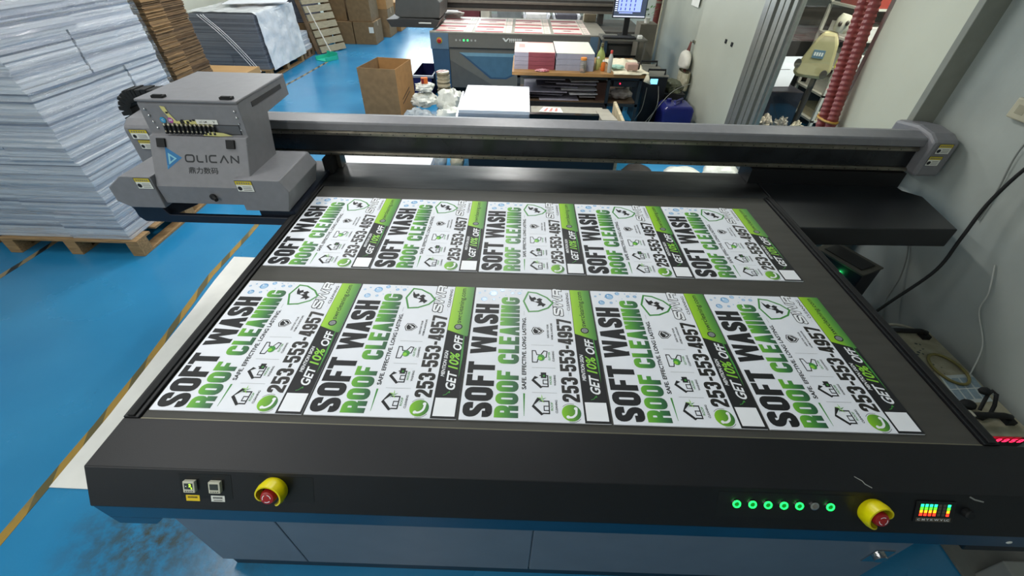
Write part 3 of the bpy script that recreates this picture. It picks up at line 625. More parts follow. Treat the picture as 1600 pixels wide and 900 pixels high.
# ------------------------------------------------------------------ printed yard signs
SW, SH, GAP = .457, .61, .0065
def grow(pg, d):      # convex outline pushed outwards by d
    if not d: return pg
    P = [Vector(p) for p in pg]; n = len(P); A = sum(P[i].x * P[(i + 1) % n].y - P[(i + 1) % n].x * P[i].y for i in range(n)); sg_ = 1 if A > 0 else -1; out = []
    for i in range(n):
        e0 = P[i] - P[i - 1]; e1 = P[(i + 1) % n] - P[i]
        if e0.length < 1e-6 or e1.length < 1e-6: out.append(tuple(P[i])); continue
        n0 = Vector((e0.y, -e0.x)).normalized() * sg_; n1 = Vector((e1.y, -e1.x)).normalized() * sg_; m_ = (n0 + n1); m_.normalize(); c = max(.5, m_.dot(n0)); out.append(tuple(P[i] + m_ * d / c))
    return out
def build_sign():
    q = MB(); tz = .0040
    Mp = lambda s, t, h=0: (t, s, BT + tz + h)        # s along reading direction, t down from the top edge
    U = lambda s, u, h=0: (SW - u, s, BT + tz + h)    # u measured up from the lower edge
    q.box(0, SW, 0, SH, BT, BT + tz, 0)
    def fl(M, pts, h, m): q.poly(M, pts, h, m)
    up = lambda tt: SW - tt
    # 1 black, 2 soft black, 3 roof green gradient, 4 banner gradient, 5 white, 6 grey line, 7 lime, 8 green, 9-11 drops
    heavy(q, U, 'SOFT WASH', .010, .512, up(.0985), up(.0085), 1, .0003, tf=.42, gap=.09)
    heavy(q, U, 'ROOF CLEANING', .010, .555, up(.178), up(.106), 3, .0003, tf=.42, gap=.10)
    q.poly(U, [(.100, up(.1985)), (.100, up(.1925)), (.018, up(.1950)), (.018, up(.1962))], .0003, 8)
    text(q, U, 'SAFE. EFFECTIVE. LONG LASTING.', .115, .443, up(.2025), up(.188), 1, .0003, off=.032)
    rect(q, U, .455, .478, up(.1955), up(.1945), .0003, 6)
    # shield
    sh = [(.476, .213), (.535, .193), (.591, .212), (.586, .245), (.560, .285), (.529, .307), (.500, .288), (.480, .250)]
    line(q, Mp, [(p[0], p[1]) for p in sh], .007, .0003, 8, True)
    fl(Mp, [(.575, .214), (.556, .226), (.562, .238), (.548, .244), (.541, .232), (.532, .240), (.536, .222), (.552, .216)], .0004, 1)
    fl(Mp, [(.548, .244), (.556, .256), (.548, .268), (.536, .258), (.541, .246)], .0004, 1)
    fl(Mp, [(.533, .236), (.524, .252), (.508, .246), (.514, .262), (.504, .268), (.520, .280), (.528, .266), (.541, .262)], .0004, 1)
    # outlined letters
    xs = .455
    for ch, w in (('S', .044), ('W', .062), ('R', .042)):
        for d_, mi, hh in ((.0026, 1, .0003), (0, 5, .0006)):
            for pg in glyph(ch, w, .036, .0085, .0085): q.poly(U, [(xs + a + .18 * b_, up(.344) + b_) for a, b_ in grow(pg, d_)], hh, mi)
        xs += w + .003
    text(q, U, 'CLEANING', .487, .592, up(.372), up(.361), 1, .0003, off=.015)
    rect(q, U, .466, .481, up(.3655), up(.3650), .0003, 6); rect(q, U, .597, .606, up(.3655), up(.3650), .0003, 6)
    # icon dividers, icons, captions
    for s in (.305, .204, .104): rect(q, U, s, s + .001, up(.300), up(.221), .0003, 6)
    Mi = lambda s_, t_, h=0: Mp(s_, t_, h)
    c = (.375, .245)
    def shd(k, m, h): fl(Mp, [(c[0] - .019 * k, c[1] - .016 * k), (c[0], c[1] - .024 * k), (c[0] + .019 * k, c[1] - .016 * k), (c[0] + .018 * k, c[1] + .006 * k), (c[0], c[1] + .024 * k), (c[0] - .018 * k, c[1] + .006 * k)], h, m)
    shd(1, 1, .0003); shd(.86, 5, .0005); shd(.74, 1, .0007)
    line(q, Mp, [(c[0] - .008, c[1]), (c[0] - .002, c[1] + .008), (c[0] + .010, c[1] - .008)], .0035, .0009, 5)
    cc = [.256]; Mk = lambda s_, t_, h=0: Mp(cc[0] + (s_ - cc[0]) * 1.28, .246 + (t_ - .246) * 1.12, h)
    s0 = .256   # gutter
    line(q, Mk, [(s0 - .022, .226), (s0 + .018, .226), (s0 + .018, .236), (s0 + .004, .240), (s0 + .004, .252), (s0 + .018, .262), (s0 + .016, .272), (s0 - .004, .268), (s0 - .008, .244), (s0 - .022, .240)], .003, .0003, 1, True)
    disc(q, Mk, s0 - .006, .253, .011, .0005, 8); disc(q, Mk, s0 - .009, .250, .006, .0007, 7)
    for s0, solar in ((.154, 1), (.055, 0)):   # two houses
        cc[0] = s0
        fl(Mk, [(s0 - .026, .248), (s0 - .002, .222), (s0 + .003, .228), (s0 - .022, .254)], .0003, 1)
        fl(Mk, [(s0 - .002, .222), (s0 + .024, .238), (s0 + .020, .248), (s0 + .002, .228)] if not solar else [(s0 - .002, .222), (s0 + .012, .232), (s0 + .008, .243), (s0 + .000, .228)], .0003, 1)
        line(q, Mk, [(s0 - .020, .252), (s0 - .020, .270), (s0 + .014, .270), (s0 + .014, .246)], .0034, .0003, 1)
        line(q, Mk, [(s0 - .012, .270), (s0 - .012, .256), (s0 + .000, .256), (s0, .270)], .0026, .0003, 1)
        if solar: rect(q, Mk, s0 + .006, s0 + .024, .250, .266, .0005, 1); rect(q, Mk, s0 + .010, s0 + .016, .256, .262, .0007, 8)
        else:
            for k in range(5):
                a = k * 1.256; fl(Mk, [(s0 + .020, .250), (s0 + .020 + .014 * math.cos(a), .250 + .014 * math.sin(a)), (s0 + .020 + .005 * math.cos(a + .6), .250 + .005 * math.sin(a + .6))], .0005, 8 if k % 2 else 7)
    for s0, a, b_ in ((.375, 'SAFE FOR YOUR', 'HOME & LANDSCAPE'), (.256, 'GUTTER', 'CLEANING'), (.154, 'HOUSE', 'WASHING'), (.055, 'ROOF', 'CLEANING')):
        w1 = .0022 * len(a) + .006; w2 = .0022 * len(b_) + .006
        text(q, U, a, s0 - w1, s0 + w1, up(.285), up(.278), 1 if a[0] == 'S' else 8, .0003, off=.025); text(q, U, b_, s0 - w2, s0 + w2, up(.299), up(.292), 1, .0003, off=.025)
    heavy(q, U, '253-553-4957', .073, .440, up(.3705), up(.3155), 2, .0003, tf=.40, gap=.11)
    # phone roundel
    line(q, Mp, [(.034 + .033 * math.cos(t * .2 + 2.2), .340 + .033 * math.sin(t * .2 + 2.2)) for t in range(7)], .0012, .0003, 1)
    line(q, Mp, [(.034 + .033 * math.cos(t * .2 - .9), .340 + .033 * math.sin(t * .2 - .9)) for t in range(7)], .0012, .0003, 1)
    disc(q, Mp, .034, .340, .0295, .0004, 12)
    line(q, Mp, arc_path([(.018, .330), (.018, .342), (.028, .354), (.048, .356)], .014), .007, .0007, 5); disc(q, Mp, .019, .329, .0055, .0008, 5); disc(q, Mp, .049, .354, .0055, .0008, 5)
    # bottom band
    fl(Mp, [(-.0, .378), (.61, .378), (.61, SW), (0, SW)], .0003, 1)
    fl(Mp, [(.61, .379), (.366, .379), (.336, .452), (.340, .4568), (.61, .4568)], .0006, 4)
    line(q, Mp, [(.366, .379), (.61, .379)], .0012, .0008, 1)
    text(q, U, 'swrcleaning.com', .403, .600, up(.430), up(.405), 1, .0009, off=.006)
    disc(q, Mp, .383, .417, .015, .0008, 1); disc(q, Mp, .383, .417, .011, .0010, 6)
    for k in (-1, 0, 1): line(q, Mp, [(.374, .417 + k * .005), (.392, .417 + k * .005)], .001, .0012, 1)
    text(q, U, 'MENTION SIGN', .155, .268, up(.3985), up(.386), 5, .0006, off=.02, shear=.3)
    text(q, U, 'GET', .104, .180, up(.439), up(.407), 5, .0006, off=.025, shear=.3)
    text(q, U, '10%', .186, .262, up(.439), up(.405), 7, .0006, off=.022, shear=.3)
    text(q, U, 'OFF', .270, .342, up(.441), up(.410), 5, .0006, off=.025, shear=.3)
    q.poly(Mp, [(.150, .4455), (.260, .4415), (.345, .4415), (.345, .4445), (.240, .4490)], .0006, 8)
    line(q, Mp, [(.083, .405), (.086, .414), (.095, .421)], .0022, .0006, 8); fl(Mp, [(.100, .424), (.092, .426), (.093, .417)], .0006, 8)
    rect(q, Mp, .008, .0735, .384, .4505, .0006, 5)
    # water drops
    for s, t, r in ((.541, .037, .0125), (.578, .072, .0165), (.597, .107, .009), (.577, .017, .005), (.582, .148, .007), (.582, .176, .0075), (.541, .075, .006), (.590, .037, .004), (.552, .097, .0025), (.597, .138, .003), (.566, .122, .002), (.598, .160, .002), (.598, .185, .002), (.573, .054, .002)):
        disc(q, Mp, s, t, r, .0003, 9, 18); disc(q, Mp, s - r * .18, t + r * .1, r * .72, .0005, 10, 16); disc(q, Mp, s + r * .35, t - r * .3, r * .22, .0007, 5, 8)
    mats = [M_white, M_ink, mat('phone_black', '#24221f', .45), gradmat('roof_green', 0, .105 - SW / 2, .180 - SW / 2, [(0, '#6fb52c'), (.35, '#4f9a35'), (.75, '#2e6a3c'), (1, '#27503a')]),
            gradmat('banner_green', 0, .378 - SW / 2, .457 - SW / 2, [(0, '#9fd01e'), (.4, '#86bf22'), (.7, '#5f9f3a'), (1, '#3f7f36')]), M_inkw, mat('sign_grey_line', '#8f9494', .5), mat('lime_ink', '#8ccf3c', .45),
            mat('leaf_green_ink', '#3f8f3a', .45), mat('drop_blue', '#6aa0cf', .3), mat('drop_light', '#a9cbe8', .3), M_ink, gradmat('roundel_green', 0, .312 - SW / 2, .370 - SW / 2, [(0, '#84c51f'), (1, '#2b6b35')])]
    return q.build('yard_sign', mats)
sg = build_sign()
ords = ['leftmost', 'second from the left', 'middle one', 'second from the right', 'rightmost']
for r in range(2):
    for k in range(5):
        o = sg if (r == 0 and k == 0) else copy_tree(sg)
        ox = k * (SW + GAP); oy = 0 if r == 0 else SH + .1062
        o.location = (ox + SW / 2, oy + SH / 2, BT + .0002 )
        tag(o, 'printed roof cleaning sign on the printer bed, %s of the %s row' % (ords[k], 'front' if r == 0 else 'rear'), 'sign', 'roof cleaning signs on the print bed')
# ------------------------------------------------------------------ helpers for loose goods
from mathutils import noise
def crumple(q, c, s, seed=0, m=0, n=22, amp=.25, flat=True, freq=2.2):
    vs = []; fs = []; k = n // 2 + 1
    for i in range(k):
        a = math.pi * i / (k - 1)
        for j in range(n):
            t = 2 * math.pi * j / n; d = Vector((math.sin(a) * math.cos(t), math.sin(a) * math.sin(t), -math.cos(a)))
            r = 1 + amp * noise.noise(d * freq + Vector((seed * 7.1, 0, 0))) + amp * .6 * noise.noise(d * freq * 3 + Vector((0, seed * 3.3, 0)))
            p = Vector((c[0] + d.x * r * s[0], c[1] + d.y * r * s[1], c[2] + d.z * r * s[2]))
            if flat: p.z = max(p.z, c[2] - s[2] * .8)
            vs.append(p)
    for i in range(k - 1):
        for j in range(n): fs.append((i * n + j, i * n + (j + 1) % n, (i + 1) * n + (j + 1) % n, (i + 1) * n + j))
    return q.add(vs, fs, m)
def film_mat():
    m = bpy.data.materials.new('stretch_film'); m.use_nodes = True; N = m.node_tree.nodes; L = m.node_tree.links; N.remove(N['Principled BSDF'])
    tr = N.new('ShaderNodeBsdfTransparent'); tr.inputs[0].default_value = (.96, .98, 1, 1); gl_ = N.new('ShaderNodeBsdfGlossy'); gl_.inputs['Roughness'].default_value = .09
    mx = N.new('ShaderNodeMixShader'); tc = N.new('ShaderNodeTexCoord'); mp = N.new('ShaderNodeMapping'); mp.inputs['Rotation'].default_value = (.25, .3, 0); mp.inputs['Scale'].default_value = (.7, .7, 7)
    L.new(tc.outputs['Object'], mp.inputs[0]); nz = N.new('ShaderNodeTexNoise'); nz.inputs['Scale'].default_value = 3.0; nz.inputs['Detail'].default_value = 6; nz.inputs['Distortion'].default_value = .6
    L.new(mp.outputs[0], nz.inputs[0]); bp = N.new('ShaderNodeBump'); bp.inputs['Strength'].default_value = 1; bp.inputs['Distance'].default_value = .05; L.new(nz.outputs[0], bp.inputs['Height']); L.new(bp.outputs[0], gl_.inputs['Normal'])
    fz = N.new('ShaderNodeLayerWeight'); fz.inputs[0].default_value = .5; L.new(bp.outputs[0], fz.inputs['Normal'])
    pw_ = N.new('ShaderNodeMath'); pw_.operation = 'POWER'; pw_.inputs[1].default_value = 3; L.new(fz.outputs['Facing'], pw_.inputs[0])
    ad = N.new('ShaderNodeMath'); ad.operation = 'MULTIPLY_ADD'; ad.inputs[1].default_value = .6; ad.inputs[2].default_value = .07; L.new(pw_.outputs[0], ad.inputs[0])
    L.new(ad.outputs[0], mx.inputs[0]); L.new(tr.outputs[0], mx.inputs[1]); L.new(gl_.outputs[0], mx.inputs[2]); L.new(mx.outputs[0], N['Material Output'].inputs[0]); return m
M_film = film_mat()
M_sw1 = mat('sheet_edge_white', '#d2d4d8', .5, var=.05, scale=6, stretch=(1, 1, 12)); M_sw2 = mat('sheet_edge_pale_blue', '#b3b7c0', .5, var=.06, scale=6, stretch=(1, 1, 12)); M_sw3 = mat('sheet_edge_blue_grey', '#868b97', .6, var=.1)  # third tone: occasional darker blue-grey layers picked at random
M_sg1 = mat('sheet_edge_grey', '#7b808a', .55, var=.06, scale=6, stretch=(1, 1, 12)); M_sg2 = mat('sheet_edge_grey_dark', '#666b76', .55, var=.06)
def sheets(x0, x1, y0, y1, z0, z1, mats, seed, nx=(2,), jit=.006, tmin=.006, tmax=.02, name='sheet_stack', parent=None, lean=(0, 0)):
    rng = random.Random(seed); q = MB(); z = z0; bun = z0; cuts = [x0, x1]; ycut = None
    while z < z1:
        if z >= bun:
            bun = z + rng.uniform(.14, .26); k = rng.choice(nx); cuts = [x0] + sorted(x0 + (x1 - x0) * (i / k + rng.uniform(-.12, .12)) for i in range(1, k)) + [x1]
            ky = rng.choice(nx); yc = [y0] + sorted(y0 + (y1 - y0) * (i / ky + rng.uniform(-.12, .12)) for i in range(1, ky)) + [y1]
            offs = [(rng.uniform(-jit, jit) * 1.5, rng.uniform(-jit, jit) * 1.5) for _ in range(9)]
        t = min(rng.uniform(tmin, tmax), z1 - z + .001); mi = 0 if rng.random() < .55 else (1 if rng.random() < .85 else 2 if len(mats) > 2 else 1)
        lx = lean[0] * (z - z0); ly = lean[1] * (z - z0); ii = 0
        for i in range(len(cuts) - 1):
            for j in range(len(yc) - 1):
                if 0 < i < len(cuts) - 2 and 0 < j < len(yc) - 2: continue
                ox, oy = offs[ii % 9]; ii += 1; a, b_ = rng.uniform(-jit, jit) * .5, rng.uniform(-jit, jit) * .5
                q.box(cuts[i] + (.0015 if i else 0) + ox + a + lx, cuts[i + 1] - .0015 + ox + a + lx, yc[j] + (.0015 if j else 0) + oy + b_ + ly, yc[j + 1] - .0015 + oy + b_ + ly, z, z + t * .97, mi)
        z += t
    return q.build(name, mats, parent)
def film(x0, x1, y0, y1, z0, z1, seed, parent, d=.018, top=False, lean=(0, 0)):
    q = MB(); P = [(x0 - d, y0 - d), (x1 + d, y0 - d), (x1 + d, y1 + d), (x0 - d, y1 + d)]; path = []
    for i in range(4):
        a, b_ = P[i], P[(i + 1) % 4]
        for k in range(26): t = k / 26; path.append((a[0] + (b_[0] - a[0]) * t, a[1] + (b_[1] - a[1]) * t))
    c = ((x0 + x1) / 2, (y0 + y1) / 2); n = len(path)
    def fn(u, v):
        p = path[int(round(u * n)) % n]; z = z0 + (z1 - z0) * v
        w = .008 * noise.noise(Vector((p[0] * 6, p[1] * 6, z * 14 + seed))) + .004 * noise.noise(Vector((p[0] * 20, p[1] * 20, z * 30)))
        dx, dy = p[0] - c[0], p[1] - c[1]; L_ = math.hypot(dx, dy)
        return (p[0] + dx / L_ * w + lean[0] * (z - z0), p[1] + dy / L_ * w + lean[1] * (z - z0), z)
    q.grid(fn, n, 40, closed_u=True)
    if top:
        nn = 20
        q.grid(lambda u, v: (x0 - d + (x1 - x0 + 2 * d) * u, y0 - d + (y1 - y0 + 2 * d) * v, z1 + .025 * noise.noise(Vector((u * 6, v * 6, seed)))), nn, nn)
    return q.build('stretch_film', M_film, parent, smooth=60)
def pallet(x0, x1, y0, y1, label, m=None, group=None, h=.135):
    t = thing('wooden_pallet', ((x0 + x1) / 2, (y0 + y1) / 2, 0), label, 'pallet', group); m = m or M_wood
    n = 6; w = (y1 - y0) / (n * 1.35)
    for k in range(n):
        yy = y0 + (y1 - y0 - w) * k / (n - 1); MB().box(x0, x1, yy, yy + w, h - .018, h).build('deck_board', m, t, bev=.002)
    for k in range(3):
        xx = x0 + (x1 - x0 - .09) * k / 2; MB().box(xx, xx + .09, y0, y1, 0, .018).build('bottom_board', m, t, bev=.002)
        for j in range(3):
            yy = y0 + (y1 - y0 - .10) * j / 2; MB().box(xx, xx + .09, yy, yy + .10, .018, h - .018).build('block', m, t, bev=.003)
    return t
# ------------------------------------------------------------------ pallet goods on the left
pallet(-2.80, -1.76, 1.86, 3.06, 'light wooden pallet on the blue floor under the tall wrapped stack of white sheets')
S1 = thing('wrapped_sheet_stack', (-2.3, 2.45, .136), 'tall film-wrapped stack of white sheets on a pallet in the left foreground', 'stack of sheets')
sheets(-2.83, -1.80, 1.89, 3.03, .137, 1.98, [M_sw1, M_sw2, M_sw3], 5, nx=(1, 2, 2, 3), jit=.009, parent=S1, lean=(-.055, 0))
film(-2.83, -1.80, 1.89, 3.03, .145, 1.96, 1, S1, lean=(-.055, 0))
pallet(-4.1, -3.0, 1.95, 3.0, 'old wooden pallet at the left edge beside the tall wrapped stack', M_woodd)
tag(MB().box(-4.08, -3.02, 1.97, 2.98, .136, .36).build('carton', M_card), 'low brown carton on the old pallet at the far left edge', 'box')
# flattened cartons in two leaning columns
def corr_pile(x0, x1, y0, y1, z1, m1, m2, seed, label, group=None):
    rng = random.Random(seed); q = MB(); z = 0
    while z < z1:
        t = rng.uniform(.005, .010); a = rng.uniform(-.009, .009) + .015 * math.sin(z * 4); b_ = rng.uniform(-.008, .008); lx = -.035 * z
        q.box(x0 + a + lx, x1 + a + lx, y0 + b_, y1 + b_, z, z + t * .9, rng.choice((0, 0, 1))); z += t
    return tag(q.build('flattened_carton_stack', [m1, m2]), label, 'cardboard stack', group)
M_c1 = mat('corrugated_edge', '#8f7350', .85, var=.2, scale=10, stretch=(1, 1, 14)); M_c2 = mat('corrugated_edge_dark', '#735c42', .85, var=.25, scale=10, stretch=(1, 1, 14)); M_c3 = mat('corrugated_edge_brown', '#574430', .85, var=.25, scale=10, stretch=(1, 1, 14))
corr_pile(-2.95, -1.99, 3.36, 3.60, 1.75, M_c1, M_c2, 1, 'tall column of light brown flattened cartons right behind the wrapped white stack')
corr_pile(-2.95, -2.06, 3.63, 3.98, 1.75, M_c2, M_c3, 2, 'darker brown column of flattened cartons, the one farther back')
# second wrapped stack
pallet(-4.15, -3.05, 6.82, 8.15, 'pallet under the smaller wrapped grey stack by the left wall')
S2 = thing('wrapped_sheet_stack', (-3.55, 7.4, .136), 'waist-high stack of grey sheets with torn shiny film by the left wall', 'stack of sheets')
sheets(-4.08, -3.06, 6.84, 8.10, .137, .90, [M_sg1, M_sg2, M_sg2], 9, nx=(1, 2), jit=.006, parent=S2)
M_film2 = mat('crinkled_film', '#e6e9ec', .2, var=.10, scale=5, bump=1.0, bscale=13, alpha=.85)
q = MB(); q.grid(lambda u, v: (-3.055 + .035 + .02 * noise.noise(Vector((u * 9, v * 7, 3))) + (.03 * (1 - v)), 6.86 + 1.32 * u, .13 + .80 * v), 26, 20); 
q.grid(lambda u, v: (-4.1 + 1.08 * u, 6.86 + 1.3 * v, .93 + .03 * noise.noise(Vector((u * 6, v * 6, 8))) - (.0 if u < .98 else .03)), 20, 20)
q.build('crinkled_film', M_film2, S2, smooth=60)
q = MB()
for s_ in (0, .05, .09): q.tube([(-3.9 + s_ + .62 * t ** 1.2, 6.80, .90 - .80 * t + .12 * math.sin(t * 3.0)) for t in [i / 12 for i in range(13)]], .006, 6)
q.build('film_fold', mat('film_fold_white', '#e6eaee', .2, alpha=.7), S2, smooth=60)
q = MB(); q.hexa([(-3.75, 7.3, .975), (-2.9, 7.72, .975), (-3.0, 8.05, .985), (-3.85, 7.75, .985)], [(-3.75, 7.3, .985), (-2.9, 7.72, .985), (-3.0, 8.05, .995), (-3.85, 7.75, .995)])
tag(q.build('loose_sheet', M_white), 'single loose white sheet lying across the top of the grey wrapped stack', 'sheet')
q = MB(); q.box(-4.2, -3.5, 8.0, 8.06, .98, 1.04, rz=.3); tag(q.build('wooden_batten', M_wood), 'short wooden batten lying behind the torn film near the left wall', 'wood')
q = MB(); q.box(-4.05, -2.80, 4.95, 6.10, .0, .36); o = q.build('flat_carton', mat('carton_tan', '#b48f5f', .8, var=.05, scale=3)); tag(o, 'low wide tan carton behind the print carriage, before the grey stack', 'box')
# third dark wrapped stack, low cardboard, stacked papers, pallets
q = MB(); tag(sheets(-4.2, -3.25, 9.0, 9.9, .5, 1.35, [mat('dark_wrapped_edge', '#5a5d68', .3, var=.2), M_sg2], 14, nx=(1,), jit=.01, name='wrapped_goods'), 'dark film-wrapped load on brown cartons behind the grey stack', 'stack of sheets')
tag(MB().box(-4.2, -3.12, 8.95, 9.95, 0, .49).build('carton', M_cardd, bev=.004), 'wide brown carton under the dark wrapped load', 'box')
pallet(-3.70, -3.06, 8.22, 8.72, 'small dark pallet carrying loose paper stacks next to the grey stack', M_woodd, h=.12)
for i, (a, c, z0, z1, dx, lb) in enumerate([(-3.64, -3.08, .122, .20, 0, 'bottom one'), (-3.62, -3.12, .202, .28, .03, 'second from the bottom'), (-3.64, -3.09, .282, .335, -.01, 'middle layer'), (-3.64, -3.09, .337, .42, 0, 'topmost with a clean white face')]):
    tag(sheets(a + dx, c + dx, 8.25, 8.68, z0, z1, [M_sw1, M_sw2], 20 + i, nx=(1,), jit=.006, name='paper_stack'), 'pile of white sheets beside the dustpan, ' + lb, 'paper', 'paper piles on the small dark pallet')
# dustpan with long handle
DP = thing('dustpan', (-2.62, 8.35, 0), 'turquoise long-handled dustpan standing on the floor beside the paper pallet', 'dustpan')
M_tq = mat('turquoise_plastic', '#2fb59a', .4, var=.06)
q = MB(); q.box(-2.80, -2.52, 8.12, 8.42, .001, .012, rz=-.5); q.box(-2.80, -2.52, 8.41, 8.42, .01, .12, rz=-.5, c=(-2.66, 8.27)); q.box(-2.80, -2.79, 8.12, 8.42, .01, .07, rz=-.5, c=(-2.66, 8.27)); q.box(-2.53, -2.52, 8.12, 8.42, .01, .07, rz=-.5, c=(-2.66, 8.27)); q.build('pan', M_tq, DP)
q = MB(); q.tube([(-2.62, 8.42, .10), (-2.95, 8.6, .82)], .012, 10); q.build('handle', mat('pale_plastic_pole', '#cfc9bd', .5), DP, smooth=50)
# upright wooden pallet leaning on cartons
LP = thing('leaning_pallet', (-2.8, 9.1, 0), 'slatted wooden pallet standing on edge against the brown cartons', 'pallet')
for k in range(9):
    z = .02 + k * .135; q = MB(); s_ = -.20 * z
    q.hexa([(-2.93 + s_, 8.72, z), (-2.62 + s_, 9.25, z), (-2.60 + s_, 9.24, z), (-2.91 + s_, 8.71, z)], [(-2.93 + s_ - .02, 8.72, z + .105), (-2.62 + s_ - .02, 9.25, z + .105), (-2.60 + s_ - .02, 9.24, z + .105), (-2.91 + s_ - .02, 8.71, z + .105)]); q.build('slat', mat('pallet_slat', '#a3987e', .8, var=.15, stretch=(1, 1, 8)), LP)
for (x, y) in ((-2.97, 8.76), (-2.70, 9.22)):
    q = MB(); q.hexa([(x - .07, y, 0), (x, y + .02, 0), (x + .02, y - .03, 0), (x - .05, y - .05, 0)], [(x - .33, y, 1.28), (x - .26, y + .02, 1.28), (x - .24, y - .03, 1.28), (x - .31, y - .05, 1.28)]); q.build('stringer', M_woodd, LP)
# brown cartons
def carton(x0, x1, y0, y1, z0, z1, label, mt=None, lab=None, group='brown cartons at the back'):
    q = MB(); q.box(x0, x1, y0, y1, z0, z1 - .002); 
    o = q.build('carton', mt or M_cardd, bev=.004); tag(o, label, 'box', group)
    q = MB(); q.box(x0 - .001, x1 + .001, (y0 + y1) / 2 - .03, (y0 + y1) / 2 + .03, z1 - .0025, z1 - .001); q.box(x1 + .0005, x1 + .0015, (y0 + y1) / 2 - .02, (y0 + y1) / 2 + .02, z1 - .10, z1 - .002); q.build('tape_strip', mat('packing_tape', '#c0a47c', .3), o)
    if lab: 
        q = MB(); q.box(lab[0], lab[1], y0 - .002, y0 - .0005, lab[2], lab[3]); q.build('paper_label', M_lblw, o)
    return o
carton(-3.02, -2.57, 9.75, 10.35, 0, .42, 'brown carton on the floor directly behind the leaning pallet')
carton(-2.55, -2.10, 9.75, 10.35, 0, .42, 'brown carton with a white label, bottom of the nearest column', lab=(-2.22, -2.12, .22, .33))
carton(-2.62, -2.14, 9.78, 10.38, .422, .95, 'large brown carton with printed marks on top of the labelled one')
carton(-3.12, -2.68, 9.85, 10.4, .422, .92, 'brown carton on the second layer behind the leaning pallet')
carton(-2.45, -2.0, 10.6, 11.25, 0, .55, 'brown carton at the far end, bottom, beside the bright floor')
carton(-2.45, -2.0, 10.6, 11.25, .552, 1.1, 'brown carton at the far end, upper one', mt=M_card)
carton(-2.4, -1.93, 11.4, 12.1, 0, .6, 'pale brown carton farthest away at the back', mt=M_card)
# open cardboard box
OB = thing('open_cardboard_box', (-.78, 5.2, 0), 'tall open brown cardboard box standing empty on the blue floor', 'box')
A = [(-.93, 4.92), (-.45, 4.87), (-.375, 5.44), (-.83, 5.50)]; zt = .655
def wall2(q, p, r_, z0, z1, t=.006):
    d = Vector((r_[0] - p[0], r_[1] - p[1])); d.normalize(); n = Vector((-d.y, d.x)) * t
    q.hexa([(p[0], p[1], z0), (r_[0], r_[1], z0), (r_[0] + n.x, r_[1] + n.y, z0), (p[0] + n.x, p[1] + n.y, z0)], [(p[0], p[1], z1), (r_[0], r_[1], z1), (r_[0] + n.x, r_[1] + n.y, z1), (p[0] + n.x, p[1] + n.y, z1)])
for i in range(4):
    q = MB(); wall2(q, A[i], A[(i + 1) % 4], .002, zt); q.build('side_wall', M_cardd if i in (0, 3) else M_card, OB)  # front and left walls darker: their shade is put into the colour
q = MB(); q.add([(p[0], p[1], .004) for p in A], [(0, 1, 2, 3)]); q.build('bottom', M_card, OB)
q = MB(); R_ = plane((A[1][0], A[1][1], 0), (A[2][0] - A[1][0], A[2][1] - A[1][1], 0), (0, 0, 1))
for k in range(2): q.poly(R_, [(.12, .22 + k * .05), (.40, .30 + k * .05), (.40, .312 + k * .05), (.12, .232 + k * .05)], .002, 0)
q.build('printed_bars', M_ink, OB)
# ------------------------------------------------------------------ clutter behind the gantry
M_bag = mat('white_plastic_bag', '#d6d8cf', .3, var=.10, scale=8, bump=.6, bscale=30); M_bag2 = mat('clear_grey_bag', '#9aa3a8', .25, var=.2, scale=8, bump=.6, bscale=30)
for i, (c, s, m_, lb) in enumerate([((-.21, 4.80, .10), (.19, .12, .12), M_bag2, 'clear grey plastic bag at the foot of the cardboard box'), ((-.18, 5.08, .25), (.16, .14, .085), M_bag, 'white plastic bag, middle of the heap by the box'),
      ((-.16, 5.12, .40), (.12, .11, .06), M_bag, 'white plastic bag on top of the heap, under the orange packet'), ((.20, 4.82, .12), (.17, .12, .13), M_bag, 'crumpled white plastic bag low beside the white board stack'), ((.17, 5.13, .18), (.17, .14, .20), M_bag, 'puffed white plastic bag behind, against the board stack')]):
    q = MB(); crumple(q, c, s, i + 1, amp=.35, n=28); tag(q.build('plastic_bag', m_, smooth=35), lb, 'bag', 'plastic bags beside the open box')
q = MB(); q.box(-.19, -.11, 5.06, 5.12, .455, .52, 0, rz=.3); q.box(-.19, -.16, 5.055, 5.06, .46, .515, 1, rz=.3, c=(-.15, 5.09)); tag(q.build('small_packet', [mat('orange_red_print', '#d06a2a', .5), mat('maroon_print', '#7b2020', .5)]), 'small orange and maroon packet lying on the top white bag', 'packet')
q = MB(); rng = random.Random(4); z = .0
while z < .52:
    q.lathe([(.085 + rng.uniform(-.006, .004), 0), (.088 + rng.uniform(-.006, .004), .018)], (.04 + rng.uniform(-.006, .006), 5.42 + rng.uniform(-.006, .006), z), 14, rng.choice((0, 1))); z += .02
q.lathe([(.082, 0), (.082, .004)], (.04, 5.42, z), 14, 2); q.box(-.01, .01, 5.35, 5.49, z + .004, z + .006, 3, rz=-.6); q.box(.05, .065, 5.35, 5.49, z + .004, z + .006, 3, rz=-.6)
tag(q.build('label_stack', [mat('card_disc', '#b5ab92', .7), mat('card_disc_dark', '#7f765f', .7), M_lblw, mat('maroon_stripe', '#8a3040', .6)]), 'round column of stacked card discs behind the plastic bags', 'stack of cards')
